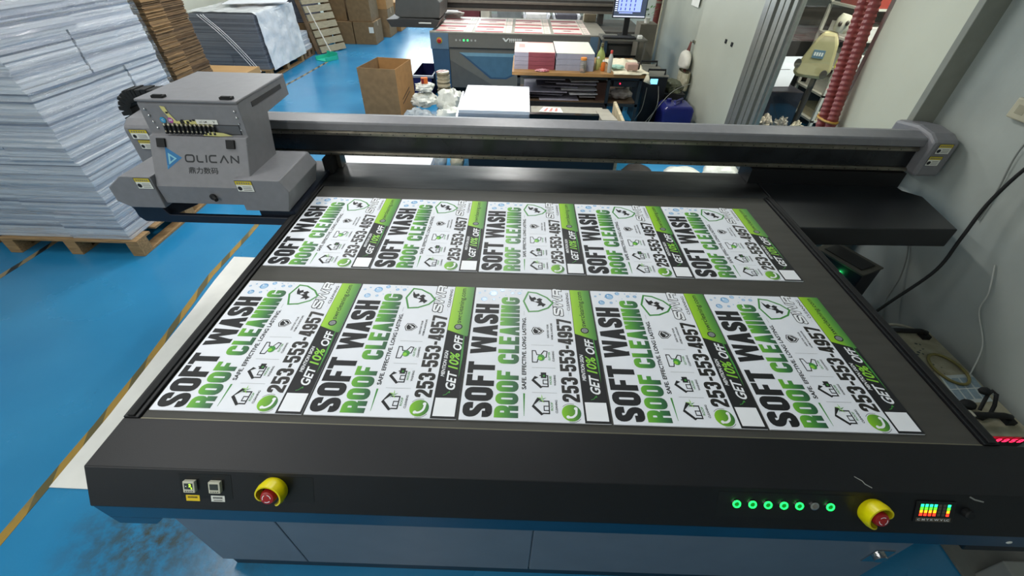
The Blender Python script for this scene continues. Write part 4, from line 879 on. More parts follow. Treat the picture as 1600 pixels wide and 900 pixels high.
# blue crate
CR = MB(); x0, x1, y0, y1 = -.56, -.24, 6.15, 6.95
for a in ((x0, x1, y0, y0 + .02), (x0, x1, y1 - .02, y1), (x0, x0 + .02, y0, y1), (x1 - .02, x1, y0, y1)): CR.box(*a, .0, .28)
CR.box(x0, x1, y0, y1, 0, .02); CR.box(x0 - .01, x1 + .01, y0 - .015, y0 + .02, .255, .285, 1); CR.box(x0 - .01, x0 + .02, y0, y1, .255, .285, 1)
tag(CR.build('storage_crate', [mat('navy_plastic', '#1b1f55', .45), mat('crate_rim', '#8d8f99', .4)]), 'navy blue plastic crate on the floor left of the rear printer', 'crate')
# low black bench with white boards and a dark tray
tag(MB().box(.56, 2.08, 3.52, 4.55, 0, .42).build('low_bench', mat('dark_bench', '#17181a', .5), bev=.006), 'low black bench behind the gantry carrying the white boards', 'bench')
for k in range(6):
    z = .4205 + k * .030; tag(MB().box(.50 + (k % 3) * .006 - .04, 1.175 + (k % 2) * .006, 3.62 + (k % 2) * .004, 4.51, z, z + .0285).build('white_board', M_white if k == 5 else mat('board_pack_edge', '#a5abb6', .5, var=.04), bev=.001), 'pack of white boards on the low bench, ' + ['lowest', 'second from the bottom', 'third from the bottom', 'third from the top', 'second from the top', 'topmost with a clean white face'][k], 'board', 'packs of white boards on the low bench')
q = MB(); q.hexa([(.40, 3.75, .22), (.46, 3.66, .22), (.44, 4.4, .22), (.40, 4.4, .22)], [(.42, 3.75, .50), (.455, 3.68, .50), (.44, 4.4, .56), (.42, 4.4, .56)])
tag(q.build('loose_board', M_white), 'narrow loose white board propped against the left side of the board packs', 'board')
q = MB(); q.box(1.18, 1.87, 3.60, 3.66, .4202, .585, 0); q.box(1.20, 1.86, 3.56, 3.84, .4202, .46, 0); q.tube([(1.22, 3.596, .53), (1.5, 3.596, .53)], .003, 8, 1); tag(q.build('dark_tray', [mat('gloss_black_tray', '#15140f', .15), M_steel], bev=.004), 'glossy black tray with an upright front on the low bench', 'tray')  # thin steel tube stands in for a glossy streak on the tray front
q = MB(); q.hexa([(1.20, 3.86, .42), (2.02, 3.86, .42), (2.02, 4.12, .42), (1.20, 4.12, .42)], [(1.20, 3.86, .50), (1.98, 3.86, .50), (1.98, 4.12, .505), (1.20, 4.12, .505)]); q.hexa([(1.90, 3.6, .42), (2.07, 3.6, .42), (2.06, 4.1, .42), (1.90, 4.1, .42)], [(1.90, 3.6, .545), (2.06, 3.6, .545), (2.04, 4.1, .50), (1.90, 4.1, .50)])
tag(q.build('board_offcuts', mat('grey_beige_board', '#9a968a', .6, var=.08)), 'grey-beige board offcuts on the bench behind the black tray', 'board')
q = MB(); q.hexa([(2.085, 3.55, .0), (2.12, 3.55, .0), (2.14, 4.1, .0), (2.10, 4.1, .0)], [(2.085, 3.55, .56), (2.115, 3.55, .56), (2.12, 4.1, .58), (2.09, 4.1, .58)]); tag(q.build('timber_strip', mat('splintered_timber', '#b3a78a', .8, var=.25, scale=18)), 'splintered timber strip at the right end of the low bench', 'wood')
q = MB(); q.poly(lambda a, b_, h=0: (a, b_, .506 + h), [(1.28, 3.93), (1.54, 3.92), (1.52, 4.08), (1.34, 4.10)], 0, 0); 
for k in range(3): q.poly(lambda a, b_, h=0: (a, b_, .5066 + h), [(1.33 + k * .06, 3.95), (1.36 + k * .06, 3.95), (1.39 + k * .05, 4.06), (1.37 + k * .05, 4.06)], 0, 1)
tag(q.build('printed_leaflet', [M_lblw, mat('faded_red_print', '#c08078', .6)], solid=.001), 'crumpled leaflet with faded red print on the beige offcuts', 'leaflet')
# things glimpsed in the slot under the gantry
for i, (x0_, x1_, y0_, y1_, z_) in enumerate([(-.98, -.30, 3.1, 4.2, .06), (-.42, .16, 3.15, 4.15, .075)]):
    tag(MB().box(x0_, x1_, y0_, y1_, .0, z_).build('floor_board', M_white, bev=.001), 'low pack of white boards on the floor behind the gantry, %s one' % ('left' if i == 0 else 'right'), 'board')
for i, (c, s, m_, lb) in enumerate([((.25, 3.62, .08), (.07, .12, .10), M_bag2, 'grey tapered plastic bag under the gantry slot'), ((.43, 3.60, .08), (.075, .12, .10), mat('tan_bag', '#a39d88', .4, bump=.4, bscale=30), 'tan tapered bag next to the black bench foot'),
      ((2.32, 3.45, .06), (.16, .16, .09), mat('dark_brown_bundle', '#2b2724', .6), 'dark rounded bundle on the blue floor behind the gantry'), ((2.78, 3.45, .06), (.20, .15, .07), M_bag, 'rounded white bag on the floor seen under the gantry'), ((3.2, 3.5, .07), (.18, .16, .11), M_bag, 'bright crumpled white bag by the right wall under the gantry')]):
    q = MB(); crumple(q, c, s, i + 11, amp=.15, n=24); tag(q.build('bag', m_, smooth=40), lb, 'bag')
# ------------------------------------------------------------------ work table
WT = thing('work_table', (1.75, 4.9, 0), 'black-framed work table with a brown wooden top before the rear printer', 'table')
q = MB(); q.box(.98, 2.50, 4.52, 5.35, .715, .75); q.build('table_top', mat('table_wood', '#9b7648', .5, var=.18, scale=5, stretch=(1, 6, 1)), WT, bev=.002)
q = MB(); q.box(1.05, 2.46, 4.62, 5.30, .40, .42); q.build('lower_shelf', mat('shelf_brown', '#5c4a38', .7, var=.15), WT)
for x, y in ((1.04, 4.56), (2.44, 4.56), (1.04, 5.28), (2.44, 5.28), (2.08, 4.56)): MB().box(x, x + .035, y, y + .035, 0, .715).build('leg', mat('leg_dark_steel', '#2b3338', .4, metal=.4), WT)
q = MB(); q.box(1.04, 2.47, 4.56, 4.585, .68, .715); q.box(1.04, 2.47, 4.56, 4.585, .39, .42); q.box(2.1, 2.47, 4.555, 4.58, .70, .716, 0); q.build('frame_rail', mat('leg_dark_steel', '#2b3338'), WT)
M_red1 = mat('red_printed_edge', '#8f4a54', .5, var=.12, stretch=(1, 1, 10)); M_pink = mat('pale_pink_print', '#e3c3b8', .45, var=.04)
for k in range(4):
    z = .7505 + k * .044; q = MB(); q.box(1.0, 1.16, 4.64, 5.22, z, z + .042, 0); q.box(1.16, 1.46, 4.64, 5.22, z, z + .042, 1)
    if k == 3: q.box(1.0, 1.46, 4.64, 5.22, z + .042, z + .043, 2); q.box(1.16, 1.46, 4.64, 4.67, z + .043, z + .0433, 3); q.box(1.15, 1.45, 5.17, 5.22, z + .043, z + .0433, 3); q.box(1.05, 1.12, 4.9, 5.1, z + .043, z + .0433, 3)
    tag(q.build('printed_board_pack', [mat('pack_edge_lilac', '#a7a4b5', .5, var=.05), M_red1, M_pink, mat('rose_print', '#cf8f88', .5)]), 'pack of red printed boards on the work table, ' + ['lowest', 'second from the bottom', 'second from the top', 'topmost with pale pink face'][k], 'board', 'red printed board packs on the table')
for k in range(3):
    z = .7505 + k * .059; q = MB(); q.box(1.475 + k * .002, 1.905, 4.62, 5.28, z, z + .057, 0)
    if k == 2: q.box(1.47, 1.905, 4.62, 5.28, z + .057, z + .062, 1)
    tag(q.build('plain_board_pack', [mat('board_pack_edge_grey', '#9c9ead', .5, var=.05), mat('cream_face', '#d5d8c8', .5, var=.02)], bev=.001), 'pack of plain boards on the work table, ' + ['bottom one', 'middle one', 'top one with a cream face'][k], 'board', 'plain board packs on the table')
# jar, bottles
J = thing('glass_jar', (1.78, 4.57, .7502), 'clear jar with an orange lid on the front edge of the table', 'jar')
M_gl = mat('jar_plastic', '#b7b2a4', .1, alpha=.35); q = MB(); q.lathe([(.034, 0), (.036, .01), (.036, .11), (.030, .125)], (1.78, 4.57, .7503), 18); q.build('jar_body', M_gl, J, smooth=40)
q = MB(); q.lathe([(.033, .126), (.035, .128), (.035, .148), (.031, .152)], (1.78, 4.57, .7503), 18); q.build('lid', mat('orange_lid', '#d98a3a', .4), J, smooth=40)
q = MB(); crumple(q, (1.775, 4.565, .773), (.026, .026, .02), 3, amp=.3); q.box(1.785, 1.805, 4.55, 4.57, .765, .83, 1); q.build('contents', [mat('pinkish_contents', '#9b7466', .7), mat('dark_green_contents', '#34402f', .7)], J)
B1 = thing('spray_bottle', (2.02, 4.85, .7502), 'pale green trigger spray bottle behind the jar', 'bottle')
q = MB(); q.lathe([(.045, 0), (.05, .02), (.05, .11), (.035, .15), (.018, .18), (.018, .20)], (2.02, 4.90, .7503), 18); q.build('bottle_body', mat('olive_green_bottle', '#a8b86a', .25, alpha=.85), B1, smooth=40)
q = MB(); q.box(2.008, 2.032, 4.87, 4.92, .95, .99); q.tube([(2.02, 4.87, .97), (2.02, 4.84, .975)], .008, 8); q.tube([(2.02, 4.88, .955), (2.015, 4.855, .93)], .004, 6); q.build('trigger_head', mat('dark_olive_plastic', '#5a5433', .4), B1, bev=.003)
for (x, y, h, cb, cc, lb, nm) in [(1.965, 4.72, .13, '#b9c27a', '#e6e6d6', 'small yellow-green bottle with a white cap by the spray bottle', 'small_bottle'), (2.02, 4.66, .11, '#d8742f', '#e8e4d8', 'short orange bottle with a white cap before the spray bottle', 'small_bottle'), (2.085, 4.60, .22, '#b8bdb6', '#c4473a', 'tall clear bottle with a red cap on the table front', 'tall_bottle')]:
    t = thing(nm, (x, y, .7502), lb, 'bottle'); q = MB(); q.lathe([(.022, 0), (.025, .01), (.025, h * .72), (.012, h * .86), (.012, h * .9)], (x, y, .7503), 16); q.build('bottle_body', mat('bottle_' + cb[1:], cb, .25, alpha=.9), t, smooth=40)
    q = MB(); q.lathe([(.014, h * .88), (.014, h), (.011, h + .004)], (x, y, .7503), 14); q.build('cap', mat('cap_' + cc[1:], cc, .4), t, smooth=40)
# cloths and small things on the table
q = MB(); q.grid(lambda u, v: (2.12 + .40 * u + .03 * noise.noise(Vector((v * 4, 1, 0))), 4.50 + .75 * v, .756 + .035 * max(0, noise.noise(Vector((u * 4, v * 5, 2)))) + .05 * max(0, 1 - abs(u - .45) * 4) * max(0, 1 - abs(v - .7) * 3)), 26, 30)
q.add([(2.49, 4.50, .757), (2.52, 4.50, .757), (2.56, 4.48, .66), (2.47, 4.5, .69)], [(0, 1, 2, 3)])
tag(q.build('table_cloth', mat('cream_cloth', '#d6cfb4', .85, var=.08, bump=.4, bscale=25), smooth=60, solid=.003), 'crumpled cream cloth spread over the right end of the work table', 'cloth')
q = MB(); crumple(q, (2.19, 4.72, .785), (.08, .055, .02), 5, amp=.3, n=26); tag(q.build('teal_cloth', mat('pale_teal_cloth', '#9fc4b4', .8), smooth=40), 'crumpled pale teal cloth on the cream cloth', 'cloth')
q = MB(); q.box(2.27, 2.40, 4.56, 4.66, .782, .85, 0, rz=.08); q.box(2.40, 2.43, 4.60, 4.66, .782, .855, 1); tag(q.build('sponge_block', [mat('pink_beige_block', '#b08f80', .8, bump=.3, bscale=40), mat('dark_block', '#4a4038', .7)], bev=.012), 'pinkish beige sponge block on the cream cloth', 'sponge')
q = MB(); crumple(q, (1.32, 4.56, .762), (.075, .035, .014), 8, amp=.5, n=26, freq=4); tag(q.build('crumpled_wrapper', mat('red_white_wrapper', '#d7b3b5', .4, col2='#b04a58', scale=40)), 'crumpled red and white wrapper on the front edge of the table', 'wrapper')
# shelf contents
rng = random.Random(12)
for k in range(16):
    x = 1.10 + rng.uniform(0, .42) + (.40 if k % 3 == 2 else 0); z = .4205 + k * .0145; w = rng.uniform(.38, .52); rz = rng.uniform(-.12, .12)
    col = [mat('dusty_lilac_board', '#aaa6b4', .6, var=.06), mat('dusty_dark_board', '#5b5660', .6, var=.06), mat('dusty_grey_board', '#c4c3c6', .6, var=.06)][k % 3]
    tag(MB().box(x, min(x + w, 1.98), 4.66 + rng.uniform(-.03, .05), 5.2, z, z + .009, rz=rz).build('used_board', col), 'dusty used sign board lying in the untidy pile on the lower table shelf', 'board', 'used boards on the lower shelf')
tag(MB().box(1.99, 2.11, 4.68, 5.0, .4205, .62).build('brown_carton', mat('dark_brown_carton', '#4a3128', .7)), 'small dark brown carton on the lower shelf right of the board pile', 'box')
PB = tag(MB().box(2.16, 2.44, 4.60, 4.95, .60, .665).build('power_unit', mat('dark_unit', '#26262a', .4), bev=.004), 'slim dark electrical unit with a red light under the table top', 'electrical unit')
q = MB(); q.cyl((2.235, 4.60, .635), (2.235, 4.596, .635), .007, 12); q.build('red_light', mat('red_indicator', '#ff3050', emit='#ff2040', estr=4), PB)
q = MB(); crumple(q, (2.30, 4.80, .475), (.13, .11, .06), 6, amp=.25, n=30); tag(q.build('foil_parcel', mat('crumpled_paper', '#a39a94', .6, var=.25, scale=18, bump=.5, bscale=30), smooth=30), 'crumpled greyish paper parcel on the lower shelf at the right end', 'parcel')
ST = thing('stool', (1.62, 5.15, 0), 'navy blue plastic stool standing on the floor behind the table shelf', 'stool')
M_nv = mat('navy_plastic', '#1b1f55'); q = MB(); q.box(1.40, 1.78, 5.42, 5.75, .24, .27); q.build('seat', M_nv, ST, bev=.01)
for x in (1.41, 1.72):
    for y in (5.43, 5.69): MB().box(x, x + .05, y, y + .05, 0, .24).build('leg', M_nv, ST)
# ------------------------------------------------------------------ right-hand corner: charger, can, bags, pipe, monitor
CH = thing('power_station', (2.85, 5.1, 0), 'black electrical cabinet with two top handles and a lit blue display by the metal wall', 'electrical cabinet')
q = MB(); q.box(2.62, 2.90, 5.0, 5.6, .0, .62, 0); q.box(2.61, 2.91, 4.99, 5.61, .62, .635, 1); q.build('housing', [mat('cabinet_black', '#141517', .4), mat('cabinet_top_grey', '#6e6d63', .5)], CH, bev=.004)
for y in (5.06, 5.50): q = MB(); q.tube([(2.66, y, .635), (2.66, y, .69), (2.87, y, .69), (2.87, y, .635)], .012, 8); q.build('handle', M_rubber, CH)
q = MB(); q.box(2.69, 2.78, 4.994, 5.0, .54, .60); q.build('display', mat('lcd_blue', '#8fd0f0', emit='#7cc8f5', estr=1.3), CH)
q = MB(); q.box(2.93, 3.2, 5.1, 5.9, 0, .40); crumple(q, (3.08, 5.35, .43), (.14, .2, .08), 4, amp=.3, n=24, m=1); tag(q.build('dark_bundle', [mat('dark_bundle', '#1b1c1e', .6), mat('olive_rag', '#4b4f3c', .8)]), 'dark box with an olive rag on it between the cabinet and the hanging bags', 'box')
C = thing('jerrycan', (3.1, 5.0, 0), 'large dark blue plastic jerrycan on the floor by the right wall', 'jerrycan')
q = MB(); q.prism([(2.83, 0), (3.20, 0), (3.20, .34), (3.17, .38), (2.87, .38), (2.83, .34)], 'y', 4.64, 4.96); q.build('can_body', mat('can_blue', '#1d2268', .3, var=.05), C, bev=.03)
q = MB(); q.tube([(2.97, 4.70, .375), (2.97, 4.74, .41), (3.10, 4.88, .41), (3.10, 4.92, .375)], .014, 8); q.build('handle', mat('can_blue', '#1d2268'), C, smooth=60)
q = MB(); q.lathe([(.03, 0), (.03, .03), (.026, .034)], (2.94, 4.88, .375), 14); q.build('cap', mat('can_blue', '#1d2268'), C, smooth=40)
for i, (pts, lb, m_) in enumerate([([(2.66, 4.98, .50), (2.60, 4.8, .3), (2.52, 4.75, .16), (2.62, 4.7, .14), (2.95, 4.92, .46), (3.20, 5.02, .55)], 'pale grey cable looping from the floor up past the blue jerrycan', mat('grey_cable', '#8f9188', .5)), ([(2.80, 4.985, .52), (2.78, 4.8, .35), (2.66, 4.68, .12), (2.58, 4.55, .012), (2.70, 4.45, .012), (2.9, 4.50, .012)], 'grey cable hanging from the electrical cabinet to the floor', mat('grey_cable', '#8f9188', .5)),
       ([(2.3, 4.6, .01), (2.5, 4.5, .01), (2.7, 4.7, .01), (2.85, 4.55, .01), (2.7, 4.4, .01), (2.6, 4.35, .01)], 'thin pale cable lying in loops on the blue floor under the table', M_lblw)]):
    P_ = arc_path([(0, 0)], 0) if False else pts
    sm = []
    for k in range(len(pts) - 1):
        p0 = Vector(pts[max(k - 1, 0)]); p1 = Vector(pts[k]); p2 = Vector(pts[k + 1]); p3 = Vector(pts[min(k + 2, len(pts) - 1)])
        for t in [j / 6 for j in range(6)]:
            sm.append(.5 * ((2 * p1) + (p2 - p0) * t + (2 * p0 - 5 * p1 + 4 * p2 - p3) * t * t + (3 * p1 - p0 - 3 * p2 + p3) * t ** 3))
    sm.append(Vector(pts[-1])); q = MB(); q.tube(sm, .0042, 6); tag(q.build('cable', m_, smooth=60), lb, 'cable')
q = MB(); q.box(2.68, 2.76, 4.60, 4.66, 0, .05, rz=.4); tag(q.build('plug_adapter', M_lblw, bev=.006), 'small white plug adapter on the floor among the cables', 'plug')
# hanging bags
HK = MB(); HK.box(3.385, 3.41, 5.78, 5.86, .86, .89); HK.tube([(3.385, 5.82, .875), (3.35, 5.82, .868), (3.345, 5.82, .885)], .006, 6); tag(HK.build('wall_hook', M_steel), 'metal hook screwed to the seam of the right wall', 'hook')
def bag(name, prof, y0, y1, m_, label, strap):
    t = thing(name, (3.30, (y0 + y1) / 2, prof[0][1]), label, 'bag')
    q = MB(); n = 20; k = len(prof)
    def fn(u, v):
        a = 2 * math.pi * u; i = min(int(v * (k - 1)), k - 2); f = v * (k - 1) - i; w = prof[i][0] * (1 - f) + prof[i + 1][0] * f; z = prof[i][1] * (1 - f) + prof[i + 1][1] * f
        d = .062 * min(1, w / .12); s_ = 1 + .12 * noise.noise(Vector((math.cos(a) * 2, math.sin(a) * 2, z * 9)))
        return (3.325 + d * math.cos(a) * s_, (y0 + y1) / 2 + w * math.sin(a) * s_, z)
    q.grid(fn, n, 16, closed_u=True); q.build('bag_body', m_, t, smooth=60)
    q = MB()
    for d in strap: q.tube([(3.335, (y0 + y1) / 2 + d, prof[-1][1] - .02), (3.352, 5.81 + d * .1, .872)], .011, 6)
    q.build('strap', mat('brown_strap', '#6d3b35', .6), t)
bag('drawstring_bag', [(.03, .565), (.17, .58), (.20, .63), (.17, .70), (.08, .76), (.03, .78)], 5.66, 5.94, mat('white_fabric_bag', '#cfccbf', .8, var=.06, bump=.4, bscale=25), 'white gathered fabric bag hanging from the wall hook', (-.03, .03))
bag('tote_bag', [(.15, .32), (.18, .33), (.185, .41), (.18, .48), (.17, .545)], 5.56, 5.82, mat('patterned_beige_bag', '#9b967c', .8, col2='#b7b39a', scale=22), 'beige patterned tote bag hanging below the white bag', (.02, .07))
# pipe and notices on the wall
q = MB(); q.tube([(3.33, 7.75, 0.0), (3.34, 7.75, 2.8)], .05, 14); q.tube([(3.36, 7.62, 0), (3.37, 7.62, 2.8)], .014, 8, 1)
for z in (1.1, 2.0): q.tube([(3.33, 7.75, z), (3.33, 7.75, z + .03)], .054, 14, 2)
tag(q.build('wall_pipe', [mat('red_brown_pipe', '#6b3531', .4, var=.08), mat('thin_cream_pipe', '#b9b59d', .5), M_steel], smooth=40), 'red-brown vertical pipe in the far corner behind the monitor', 'pipe')
q = MB(); q.box(3.385, 3.39, 5.98, 6.28, 1.24, 1.5); q.box(3.384, 3.3851, 6.1, 6.14, 1.36, 1.38, 1); tag(q.build('wall_notice', [M_lblw, M_ink]), 'white paper notice taped high on the grey metal wall', 'paper')
for i, y in enumerate((4.62, 4.80)): tag(MB().box(3.392, 3.3995, y, y + .045, 1.035, 1.075).build('wall_socket_hole', M_rubber), 'small dark square hole in the pale wall panel, %s one' % ('nearer' if i == 0 else 'farther'), 'hole')
# monitor on a wheeled stand
MS = thing('computer_cart', (2.5, 5.95, 0), 'grey metal computer cart with trays behind the work table', 'cart')
M_gm = mat('grey_steel_frame', '#6d6c64', .45, metal=.3)
q = MB(); q.box(2.15, 2.75, 5.75, 6.15, .87, .89); q.build('keyboard_tray', M_gm, MS); q = MB(); q.box(2.15, 2.75, 5.75, 6.15, .35, .37); q.build('lower_tray', M_gm, MS)
for x, y in ((2.16, 5.76), (2.72, 5.76), (2.16, 6.12), (2.72, 6.12)): MB().box(x, x + .025, y, y + .025, 0, .87).build('leg', M_gm, MS)
q = MB(); q.box(2.16, 2.75, 6.13, 6.145, .60, .63); q.build('back_rail', M_rubber, MS)
MN = thing('monitor', (2.48, 5.95, .89), 'flat computer monitor with a lit blue-white screen above the rear cart', 'monitor')
q = MB(); q.box(2.28, 2.72, 5.99, 6.03, 1.10, 1.38); q.build('housing', M_rubber, MN, bev=.004); q = MB(); q.box(2.455, 2.525, 6.0, 6.04, .905, 1.11); q.box(2.40, 2.58, 5.93, 6.09, .8905, .905); q.build('stand', M_rubber, MN)
q = MB(); MP = plane((2.28, 5.9895, 1.10), (1, 0, 0), (0, 0, 1)); rect(q, MP, .012, .428, .014, .268, .0006, 0); rect(q, MP, .06, .36, .075, .24, .001, 1); rect(q, MP, .012, .428, .014, .026, .001, 2); rect(q, MP, .08, .26, .055, .066, .001, 1)
for r in range(3):
    for c_ in range(4): rect(q, MP, .09 + c_ * .06, .105 + c_ * .06, .09 + r * .045, .12 + r * .045, .0014, 3)
for r in range(7): rect(q, MP, .02, .05, .08 + r * .022, .09 + r * .022, .001, 2)
q.build('screen', [mat('screen_dark', '#39414f', emit='#3c4658', estr=.8), mat('screen_blue', '#8090e0', emit='#8ea2f2', estr=1.2), mat('screen_pale', '#c8d0e8', emit='#cfd8f0', estr=1.0), mat('screen_marks', '#4a55a0', emit='#4a55a0', estr=.7)], MN)
q = MB(); q.box(2.17, 2.60, 5.76, 5.90, .892, .912); tag(q.build('keyboard', M_rubber, bev=.004), 'black keyboard on the tray below the monitor', 'keyboard')
q = MB(); q.box(2.63, 2.69, 5.80, 5.86, .892, .93); tag(q.build('small_cup', M_lblw, bev=.006), 'small white cup right of the keyboard', 'cup')
PL = thing('potted_plant', (2.85, 6.5, 1.0), 'small green plant on a ledge by the red-brown pipe', 'plant')
q = MB(); q.box(2.78, 3.02, 6.4, 6.7, .0, .98); tag(q.build('dark_cupboard', mat('dark_cupboard', '#6e6a5e', .6)), 'dark narrow cupboard behind the monitor carrying the plant', 'cupboard')
q = MB(); q.lathe([(.035, .982), (.045, 1.05)], (2.88, 6.5, 0), 12); q.build('pot', M_lblw, PL); q = MB(); rng = random.Random(2)
for k in range(26):
    a = rng.uniform(0, 6.28); r = rng.uniform(.04, .10); z = rng.uniform(1.06, 1.22); c_ = Vector((2.88 + r * math.cos(a), 6.5 + r * math.sin(a), z)); d = Vector((math.cos(a), math.sin(a), .5)) * .035; s_ = Vector((-math.sin(a), math.cos(a), 0)) * .014
    q.add([c_ - d, c_ + s_, c_ + d, c_ - s_], [(0, 1, 2, 3)])
q.build('leaves', mat('plant_green', '#3c6a33', .6), PL)
# ------------------------------------------------------------------ second printer
P2 = thing('rear_flatbed_printer', (1.0, 7.0, 0), 'grey and blue flatbed printer at the back with red printed sheets on its bed', 'printer')
M_g2 = mat('warm_grey_paint', '#6d6b63', .5, var=.03); M_bl2 = mat('slate_blue_paint', '#5a7386', .45, var=.04); M_bl3 = mat('deep_slate_blue', '#34536e', .45, var=.05); M_sky = mat('pale_blue_stripe', '#7aa3b4', .45)
q = MB(); q.box(.03, 2.02, 6.19, 7.6, .12, .66, 0); q.box(.0, 2.05, 6.25, 7.6, 0, .12, 1); q.build('body', [mat('body_grey', '#5b5a56', .5), M_rubber], P2, bev=.004)
q = MB(); q.box(.03, 2.05, 6.165, 7.6, .665, .845, 0); q.build('fascia', M_g2, P2, bev=.004)
for x0_, x1_ in ((-.23, .03), (2.05, 2.30)):
    q = MB(); q.box(x0_, x1_, 6.16, 7.6, .64, .845, 0); q.prism([(x0_ + .03, .14), (x1_, .10), (x1_, .64), (x0_ + .01, .64)] if x0_ < 0 else [(x0_, .10), (x1_ - .03, .14), (x1_ - .01, .64), (x0_, .64)], 'y', 6.17, 7.5, 1); q.build('corner_column', [M_bl2, M_bl3], P2, bev=.004)
VP = plane((0, 6.188, 0), (1, 0, 0), (0, 0, 1)); q = MB()
q.poly(VP, [(.16, .60), (1.95, .60), (1.25, .28), (.58, .28)], .001, 0) if False else None
q.poly(VP, [(.03, .66), (2.02, .66), (2.02, .60), (.03, .60)], .001, 0); q.poly(VP, [(.03, .60), (.03, .50), (.70, .14), (1.02, .14), (1.9, .50), (1.9, .60), (1.6, .60), (.87, .26), (.62, .26), (.18, .60)], .0015, 0)
q.poly(VP, [(.17, .60), (.62, .255), (.86, .255), (1.6, .60)], .002, 3); q.poly(VP, [(.20, .60), (.64, .275), (.85, .275), (1.55, .60)], .0025, 2); q.poly(VP, [(.17, .60), (.27, .555), (1.52, .555), (1.6, .60)], .003, 1)
q.build('front_pattern', [M_g2, M_sky, mat('mid_slate_blue', '#4c7086', .45), M_bl3], P2)
q = MB(); q.box(.05, 2.0, 6.164, 6.166, .655, .662); q.build('panel_gap', M_rubber, P2)
VP2 = plane((0, 6.1645, 0), (1, 0, 0), (0, 0, 1)); q = MB()
for k, m_ in enumerate((1, 1, 0, 0, 1, 1)): disc(q, VP2, .14 + k * .055, .76, .012 if m_ == 0 else .014, .002, m_, 12)
q.build('button_row', [mat('green_lit', '#40ff70', emit='#30ff60', estr=3), mat('pale_button', '#a9a9a0', .4)], P2)
q = MB(); VP3 = plane((0, 6.159, 0), (1, 0, 0), (0, 0, 1)); disc(q, VP3, -.10, .75, .042, .002, 0); q.lathe([(.026, 0), (.03, .02), (.02, .03)], (-.10, 6.156, .75), 16, 1, (0, -1, 0)); q.build('emergency_stop', [mat('stop_yellow', '#b8a030', .5), M_red], P2)
q = MB(); text(q, VP2, 'YUEYANG', .86, 1.05, .765, .795, 0, .002, off=.02) if False else None
q.poly(VP2, [(.80, .80), (.83, .80), (.85, .775), (.88, .80), (.90, .80), (.86, .755), (.84, .755)], .002, 0)
for k in range(7): rect(q, VP2, .90 + k * .026, .918 + k * .026, .768, .796, .002, 0); rect(q, VP2, .90 + k * .026, .914 + k * .026, .752, .762, .002, 0)
q.build('maker_mark', M_lblw, P2)
q = MB(); q.box(-.23, 2.30, 6.16, 6.22, .845, .862, 0); q.box(-.22, 2.29, 6.22, 7.6, .84, .852, 0); q.build('bed', mat('bed_alu', '#9b978a', .4, metal=.2), P2, bev=.002)
for r in range(2):
    for k in range(4):
        x = -.16 + k * .565; y = 6.24 + r * .66; q = MB(); q.box(x, x + .52, y, y + .60, .853, .857, 0); T = lambda a, b_, h=0, x=x, y=y: (x + a, y + b_, .857 + h)
        rect(q, T, .0, .40, .07 - .06, .12 - .04, .0005, 1); rect(q, T, .0, .40, .36, .48, .0005, 1); rect(q, T, .42, .44, 0, .6, .0005, 2); rect(q, T, .15, .26, .21, .26, .0005, 3); rect(q, T, .12, .30, .225, .24, .0005, 3); rect(q, T, .0, .40, .56, .60, .0005, 2)
        for j in range(3): rect(q, T, .45, .50, .08 + j * .16, .16 + j * .16, .0005, 2)
        tag(q.build('red_printed_sheet', [mat('sheet_blush', '#e2cfc6', .5, var=.02), mat('brick_red_print', '#a8434a', .5, var=.05), mat('sage_print', '#b9b7a6', .5), mat('dark_red_mark', '#7d3138', .5)]), 'red and white printed sheet on the rear printer bed, %s row, %s' % ('front' if r == 0 else 'back', ['first from the left', 'second from the left', 'third from the left', 'last on the right'][k]), 'sheet', 'red printed sheets on the rear printer')
q = MB(); q.box(-.9, 2.75, 7.20, 7.35, 1.03, 1.16, 0); q.box(-.3, 2.75, 7.14, 7.2, 1.10, 1.13, 1); q.box(-.3, 2.75, 7.13, 7.2, 1.0, 1.03, 1)
q.box(-.28, -.20, 7.2, 7.35, .85, 1.03, 0); q.box(2.28, 2.36, 7.2, 7.35, .85, 1.03, 0)
q.build('gantry_beam', [mat('dark_beam', '#3a3835', .4, var=.1), mat('beam_rail', '#6b675f', .4, metal=.4)], P2)
q = MB(); q.prism([(-.74, 1.02), (-.70, 1.24), (-.14, 1.24), (-.08, 1.18), (-.10, .99), (-.66, .99)], 'y', 6.35, 7.1); q.build('print_carriage', mat('carriage_grey', '#4d4e4c', .5, var=.05), P2, bev=.012)
q = MB(); q.prism([(-.86, .97), (-.80, .88), (-.16, .88), (-.10, .97), (-.2, .985), (-.6, .985)], 'y', 6.30, 7.0, 0); q.box(-.40, -.22, 6.294, 6.30, .93, .945, 1); q.build('carriage_tray', [mat('tray_dark', '#343433', .5), M_lblw], P2, bev=.006)
# rear table behind printer two with bundles
RT = thing('rear_table', (1.0, 8.6, 0), 'long dark table behind the rear printer carrying bundles of sheets', 'table')
q = MB(); q.box(-.35, 2.5, 8.2, 9.2, .66, .70); q.build('table_top', mat('dark_table', '#3f3b38', .6), RT)
for x in (-.3, 2.4):
    for y in (8.25, 9.1): MB().box(x, x + .05, y, y + .05, 0, .66).build('leg', M_rubber, RT)
for (x0_, x1_, z1_, c_, lb) in [(-.32, -.10, .84, '#b4b6c4', 'pale bundle at the left end of the rear table'), (-.08, .30, .90, '#6b343c', 'dark red bundle of sheets on the rear table'), (.32, .48, .86, '#c5c1b4', 'small white printed bundle between the dark red and grey ones'), (.62, 1.06, .88, '#7d8486', 'long grey bundle on the rear table')]:
    tag(MB().box(x0_, x1_, 8.3, 8.9, .7005, z1_).build('sheet_bundle', mat('bundle_' + c_[1:], c_, .5, var=.12, scale=9), bev=.003), lb, 'bundle', 'bundles on the rear table')
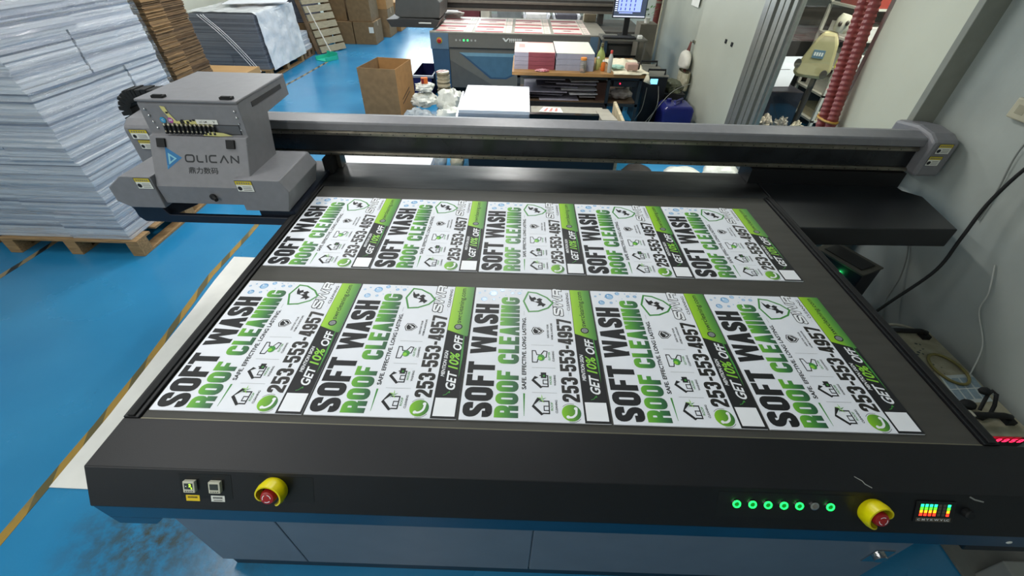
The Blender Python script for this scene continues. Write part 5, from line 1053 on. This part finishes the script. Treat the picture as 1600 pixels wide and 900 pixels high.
for (x0_, x1_, c_, lb) in [(1.10, 1.55, '#f0f0ee', 'open white tray with raised ends on the rear table'), (1.65, 2.10, '#5d5c66', 'open grey tray with a white rim on the rear table')]:
    t = thing('sheet_tray', ((x0_ + x1_) / 2, 8.5, .7005), lb, 'tray'); q = MB(); q.prism([(x0_, .72), (x1_, .72), (x1_ + .03, .82), (x1_ - .01, .83), (x1_ - .03, .75), (x0_ + .03, .75), (x0_ + .01, .83), (x0_ - .01, .82)], 'y', 8.3, 8.8); q.build('rim', M_white, t, bev=.003); q = MB(); q.box(x0_ + .035, x1_ - .035, 8.31, 8.78, .751, .84); q.build('filling', mat('tray_' + c_[1:], c_, .4, var=.1), t, bev=.02)
q = MB(); q.box(-.20, .05, 7.37, 7.58, .858, .89); crumple(q, (-.08, 7.48, .905), (.2, .11, .04), 3, amp=.3); tag(q.build('crumpled_paper', mat('soft_white_paper', '#dcd5cf', .6), smooth=40), 'crumpled white paper at the rear left corner of the rear printer bed', 'paper')
q = MB(); q.box(2.31, 2.95, 6.75, 7.9, .66, .83); q.box(2.32, 2.9, 6.8, 7.5, 0, .66); q.build('side_housing', mat('side_housing_grey', '#55534e', .5), P2, bev=.01)
q = MB(); q.box(2.08, 2.28, 7.42, 7.58, .8525, .96); q.cyl((2.10, 7.50, .985), (2.26, 7.50, .985), .026, 12); tag(q.build('beige_device', mat('beige_device', '#b3a88f', .5), bev=.006), 'beige device at the rear right corner of the rear printer', 'device')
# ------------------------------------------------------------------ side room behind the glass
RB = thing('inspection_head', (4.0, 4.05, 0), 'beige machine head with a blue plate on a dark post behind the glass', 'machine')
q = MB(); q.tube([(4.0, 3.87, .02), (4.0, 3.92, .98)], .035, 12); q.build('post', mat('dark_post', '#35322e', .5), RB, smooth=40)
q = MB(); q.prism([(3.72, .94), (3.79, .90), (4.09, .90), (4.15, .97), (4.10, 1.20), (4.04, 1.30), (3.90, 1.30), (3.84, 1.22)], 'y', 3.86, 4.04); q.build('body_shell', mat('beige_yellow_shell', '#a9a177', .5, var=.05), RB, bev=.03)
q = MB(); q.lathe([(.07, 0), (.085, .03), (.085, .10), (.06, .14)], (4.04, 3.95, 1.30), 18, 0, (.15, 0, 1)); q.ball((4.02, 3.87, 1.37), .022, 1, 10); q.ball((4.09, 3.87, 1.38), .022, 1, 10); q.build('head', [mat('white_shell', '#bdb9a6', .4), mat('dark_lens', '#3c3830', .3)], RB, smooth=50)
q = MB(); q.box(3.87, 4.0, 3.853, 3.859, 1.08, 1.15, 0); text(q, plane((3.87, 3.7945, 1.08), (1, 0, 0), (0, 0, 1)), 'LADY', .02, .11, .02, .05, 1, .001) if False else None; 
for k in range(4): q.box(3.885 + k * .027, 3.903 + k * .027, 3.8515, 3.853, 1.10, 1.13, 1)
q.build('blue_plate', [mat('plate_blue_grey', '#5d7a8a', .5), M_lblw], RB); RB.rotation_euler[2] = -.56; RB.scale = (.76, .76, 1); RB.location = (4.06, 4.02, 0)
for c_ in ((3.75, 1.02), (4.08, .95)): q = MB(); q.lathe([(.04, 0), (.04, .02)], (c_[0], 3.86, c_[1]), 18, 0, (0, -1, 0)); q.build('joint_cap', mat('dark_joint', '#3a3b36', .5), RB)
q = MB(); q.box(4.155, 4.27, 3.88, 3.98, 1.0, 1.24); q.build('yellow_cover', mat('yellow_cover', '#d8cf62', .5), RB, bev=.02)
for i, (a, lb) in enumerate([((3.54, 4.10, 4.14, 4.6, 0, .715, '#37343a'), 'dark plastic bin behind the glass, left side'), ((4.3, 5.2, 5.2, 5.9, 0, 1.1, '#33302b'), 'dark cabinet at the back of the side room'), ((3.62, 4.2, 4.75, 5.2, 0, 1.1, '#2f2c29'), 'dark machine cover behind the panel in the side room')]):
    tag(MB().box(a[0], a[1], a[2], a[3], a[4], a[5]).build('dark_container', mat('side_' + a[6][1:], a[6], .5), bev=.01), lb, 'container')
q = MB(); SP = plane((3.60, 4.28, .72), (.9, .10, 0), (.25, .25, 1)); pbox(q, SP, 0, .42, 0, .30, -.02, 0, 0); rect(q, SP, .05, .34, .17, .175, .001, 1); disc(q, SP, .10, .18, .012, .0015, 1, 8); disc(q, SP, .20, .20, .016, .0015, 1, 8)
tag(q.build('drawing_sheet', [M_white, mat('pencil_line', '#5d5b58', .6)]), 'tilted white sheet with thin drawn lines behind the glass', 'paper')
SR = thing('paper_rack', (4.9, 4.6, 0), 'shelving rack full of bright papers behind the red hoses', 'rack')
for k in range(6): q = MB(); q.box(4.42, 5.32, 4.3, 4.9, .35 + k * .27, .37 + k * .27); q.build('shelf', mat('rack_white', '#c8c4b6', .5), SR)
for x, y in ((4.42, 4.3), (5.29, 4.3), (4.42, 4.87), (5.29, 4.87)): MB().box(x, x + .03, y, y + .03, 0, 1.9).build('upright', mat('rack_white', '#c8c4b6', .5), SR)
rng = random.Random(9)
for k in range(6):
    for j in range(2):
        x = 4.47 + j * .42; tag(MB().box(x, x + .38, 4.31, 4.8, .371 + k * .27, .371 + k * .27 + rng.uniform(.04, .13)).build('paper_pile', [mat('pile_white', '#d9d5cc', .5), mat('pile_cream', '#c9bc9c', .5), mat('pile_red', '#9d4238', .5)][rng.choice((0, 0, 1, 2))], bev=.002), 'paper pile in the rack behind the red hoses, shelf %s from the floor, %s side' % (['one', 'two', 'three', 'four', 'five', 'six'][k], 'left' if j == 0 else 'right'), 'paper', 'papers in the side room rack')
for i, (x, y, s, c_) in enumerate([(3.61, 3.78, .06, '#b5aa98'), (3.745, 3.715, .055, '#8f877a'), (3.83, 3.60, .06, '#a39a86'), (3.64, 3.62, .06, '#6e675c')]):
    q = MB(); crumple(q, (x, y, .50), (s, s, .08), 30 + i, amp=.4, n=26, freq=3.5); tag(q.build('film_scrap', mat('shiny_scrap_%d' % i, c_, .15, var=.3, scale=14, bump=.8, bscale=20), smooth=30), 'crumpled shiny film scrap behind the glass, %s' % ['by the frame', 'second from the frame', 'nearest the dark post', 'rearmost'][i], 'film scrap', 'film scraps behind the glass')
tag(MB().box(3.55, 3.90, 3.50, 3.86, 0, .435).build('scrap_bench', mat('scrap_bench', '#3d3a35', .6)), 'low dark bench behind the glass under the shiny scraps', 'bench')
# red corrugated hoses before the pier
def hose(x, y0_, y1_, lab, r=.031):
    q = MB(); n = 170; pts = []; rad = []
    for k in range(n):
        t = k / (n - 1); z = .0 + 2.7 * t; pts.append((x, y0_ + (y1_ - y0_) * t, z)); rad.append(r + (.005 if k % 2 else 0))
    q.tube(pts, rad, 18); tag(q.build('corrugated_hose', mat('red_brown_hose', '#8a433f', .4, var=.08), smooth=30), lab, 'hose', 'red corrugated hoses by the pier')
hose(3.33, 2.342, 2.93, 'left red corrugated hose rising before the glass'); hose(3.335, 2.25, 2.81, 'right red corrugated hose rising beside the pale pier')
q = MB(); q.tube([(3.33 + .050 * math.cos(t), 2.50 + .096 * math.sin(t), .96) for t in [2 * math.pi * k / 20 for k in range(20)]], .008, 6, closed=True); tag(q.build('hose_tie', mat('yellow_tie', '#b98b35', .5)), 'yellow tie around both red hoses near the gantry', 'tie')
# ------------------------------------------------------------------ between printer and right wall
DV = thing('equipment_case', (3.2, .7, 0), 'low cream equipment case with black handles and a red digital display by the wall', 'equipment case')
M_cream = mat('dirty_cream_paint', '#a39d86', .55, col2='#8b866f', scale=16); x0, x1, y0, y1 = 2.93, 3.47, .385, 1.06
q = MB(); q.box(x0, x1, y0, y1, 0, .245, 0); q.box(x0 - .003, x1, y0 - .006, y1, .245, .252, 1); q.build('case', [mat('case_black', '#121314', .4), M_cream], DV, bev=.003)
q = MB(); rng = random.Random(6); TP = lambda a, b_, h=0: (a, b_, .2522 + h)
for k in range(110):
    a = rng.uniform(x0 + .16, x1 - .12); b_ = rng.uniform(y0 + .2, y1 - .08); r = rng.uniform(.001, .006) * (1.6 if rng.random() < .1 else 1); disc(q, TP, a, b_, r, 0, 0, 7, sx=rng.uniform(.6, 2), sy=rng.uniform(.6, 1.5))
o = q.build('ink_spatter', mat('dried_ink_spots', '#37403c', .6), DV); o['kind'] = 'stuff'
for y in (1.0, .46): q = MB(); q.tube([(3.14, y, .25), (3.14, y, .275), (3.17, y - .005, .30), (3.36, y - .005, .30), (3.40, y, .285), (3.41, y, .25)], .014, 10); q.box(3.385, 3.425, y - .025, y + .02, .25, .275); q.build('handle', M_rubber, DV, smooth=50)
q = MB(); DP_ = plane((0, y0 - .007, 0), (1, 0, 0), (0, 0, 1))
for k, ch in enumerate('9-9959'):
    x = 3.245 + k * .034
    for pg in glyph(ch, .022, .026, .0055, .005): q.poly(DP_, [(x + a + .1 * b_, .207 + b_) for a, b_ in pg], .001, 0)
q.build('red_display', mat('red_digits', '#ff2040', emit='#ff1838', estr=6), DV)
q = MB(); q.tube([(3.36 + .075 * math.cos(t), .76 + .10 * math.sin(t), .262) for t in [2 * math.pi * k / 24 for k in range(24)]], .007, 8, closed=True); tag(q.build('rubber_ring', mat('yellowish_ring', '#7d7440', .5), smooth=60), 'yellowish oval ring lying on the cream case', 'ring')
q = MB(); Q = plane((3.26, .55, .2535), (.95, .10, .0), (.15, .95, .0)); rect(q, Q, 0, .18, 0, .17, .0, 0); 
for k in range(4): rect(q, Q, .01 + k * .045, .045 + k * .045, .02, .15, .0008, 1)
rect(q, Q, 0, .18, .08, .084, .0012, 2); tag(q.build('printed_card', [mat('card_white', '#b8c0bd', .4), mat('card_blue', '#8296a0', .4, var=.15, scale=30), M_lblw], solid=.001), 'bluish printed card lying on the cream case by the front handle', 'card')
q = MB(); q.tube([(3.30, .50, .275), (3.34, .55, .33), (3.36, .56, .345), (3.37, .545, .34), (3.36, .51, .30), (3.34, .48, .26), (3.29, .46, .262), (3.24, .50, .262)], .008, 8); crumple(q, (3.335, .565, .335), (.028, .022, .016), 2, amp=.1, n=14, flat=False); crumple(q, (3.27, .53, .275), (.035, .03, .018), 3, amp=.1, n=14)
tag(q.build('headset_cable', M_rubber, smooth=50), 'tangle of black cable and earpiece looped over the front handle', 'cable')
# black box with tray top and green light
UP = thing('power_box', (3.15, 1.5, 0), 'black box with a grey recessed top and a green light under the cross plate', 'box')
q = MB(); q.box(3.12, 3.31, 1.38, 1.69, 0, .40, 0, rz=.44); q.build('box_body', mat('box_black_blue', '#191a24', .45), UP, bev=.006)
q = MB(); q.box(3.115, 3.315, 1.375, 1.695, .40, .412, 0, rz=.44); q.box(3.15, 3.28, 1.41, 1.66, .412, .418, 1, rz=.44); q.build('tray_top', [mat('dusty_top_grey', '#5d5c53', .6, var=.15), mat('dark_recess', '#2a2b2a', .5)], UP, bev=.004)
q = MB(); q.ball((3.138, 1.457, 0.342), .014, 0, 10); q.build('green_light', mat('green_spot', '#50ff90', emit='#38ff80', estr=14), UP)
tag(MB().box(3.0, 3.38, 1.98, 2.04, 0, .5).build('pale_carton', mat('pale_carton', '#b9bcb2', .6), bev=.004), 'pale carton standing behind the black box by the wall', 'box')
# wall socket and cables on the right wall
SK = thing('power_strip', (3.5, 1.40, 1.30), 'cream power socket strip fixed high on the right wall', 'socket')
q = MB(); q.box(3.485, 3.52, 1.22, 1.50, 1.31, 1.40); q.build('housing', mat('aged_cream_plastic', '#b2ae97', .5), SK, bev=.006)
q = MB()
for y in (1.27, 1.36, 1.45): q.box(3.4835, 3.485, y - .022, y + .022, 1.335, 1.375)
q.build('socket_face', mat('socket_face', '#98947e', .5), SK, bev=.001)
def smooth_path(pts, n=7):
    sm = []
    for k in range(len(pts) - 1):
        p0 = Vector(pts[max(k - 1, 0)]); p1 = Vector(pts[k]); p2 = Vector(pts[k + 1]); p3 = Vector(pts[min(k + 2, len(pts) - 1)])
        for t in [j / n for j in range(n)]: sm.append(.5 * ((2 * p1) + (p2 - p0) * t + (2 * p0 - 5 * p1 + 4 * p2 - p3) * t * t + (3 * p1 - p0 - 3 * p2 + p3) * t ** 3))
    return sm + [Vector(pts[-1])]
for pts, r, m_, lb in [([(3.50, .85, 3.39), (3.50, .92, 2.4), (3.49, 1.06, 1.62), (3.46, 1.20, 1.24), (3.42, 1.22, 1.0), (3.38, 1.18, .80), (3.34, 1.14, .62), (3.22, 1.12, .42), (3.10, 1.10, .24)], .0085, M_rubber, 'thick black cable sagging along the right wall past the cross plate'),
                       ([(3.50, 1.33, 1.33), (3.505, 1.34, 1.18), (3.51, 1.30, 1.0), (3.51, 1.28, .85)], .004, mat('grey_wire', '#7f837e', .5), 'thin grey wire hanging from the socket strip on the right wall'),
                       ([(3.51, 1.06, .72), (3.50, .98, .60), (3.50, .95, .50), (3.50, .82, .38), (3.44, .72, .256)], .0035, mat('white_wire', '#b0b3ac', .5), 'thin white wire running down the wall to the cream case'),
                       ([(3.515, 1.62, .60), (3.51, 1.50, .50), (3.50, 1.42, .35), (3.46, 1.36, .20), (3.40, 1.2, .08)], .004, mat('grey_wire', '#7f837e'), 'grey wire running down the wall by the black box'),
                       ([(3.10, 1.10, .23), (3.18, 1.12, .16), (3.28, 1.10, .24), (3.34, 1.06, .27), (3.42, 1.02, .256)], .008, mat('cream_cable', '#9a9687', .5), 'cream cable curling over the rear end of the cream case')]:
    q = MB(); q.tube(smooth_path(pts), r, 8); tag(q.build('wall_cable', m_, smooth=60), lb, 'cable')
# lower right corner
tag(MB().box(2.93, 3.5, -.9, .2, 0, .012).build('floor_mat', mat('grey_floor_mat', '#6c706b', .7, var=.1), bev=.002), 'grey mat on the floor in the front right corner', 'mat')
q = MB(); q.prism([(2.98, .0), (3.45, .0), (3.45, .16), (2.98, .16)], 'y', -.60, -.10, 0); tag(q.build('grey_case', mat('light_grey_case', '#8a8c87', .5), bev=.006), 'light grey flat case on the mat at the lower right corner', 'case')
q = MB(); q.box(2.66, 2.95, .02, .32, .38, .50, 0); q.box(2.655, 2.955, .30, .33, .49, .512, 1); q.box(2.66, 2.95, .02, .32, 0, .38, 2); tag(q.build('side_cabinet', [mat('slate_cabinet', '#4a5a66', .5), mat('cream_edge', '#a8a594', .5), M_rubber], bev=.003), 'slate blue cabinet corner with a cream edge beside the printer fascia', 'cabinet')
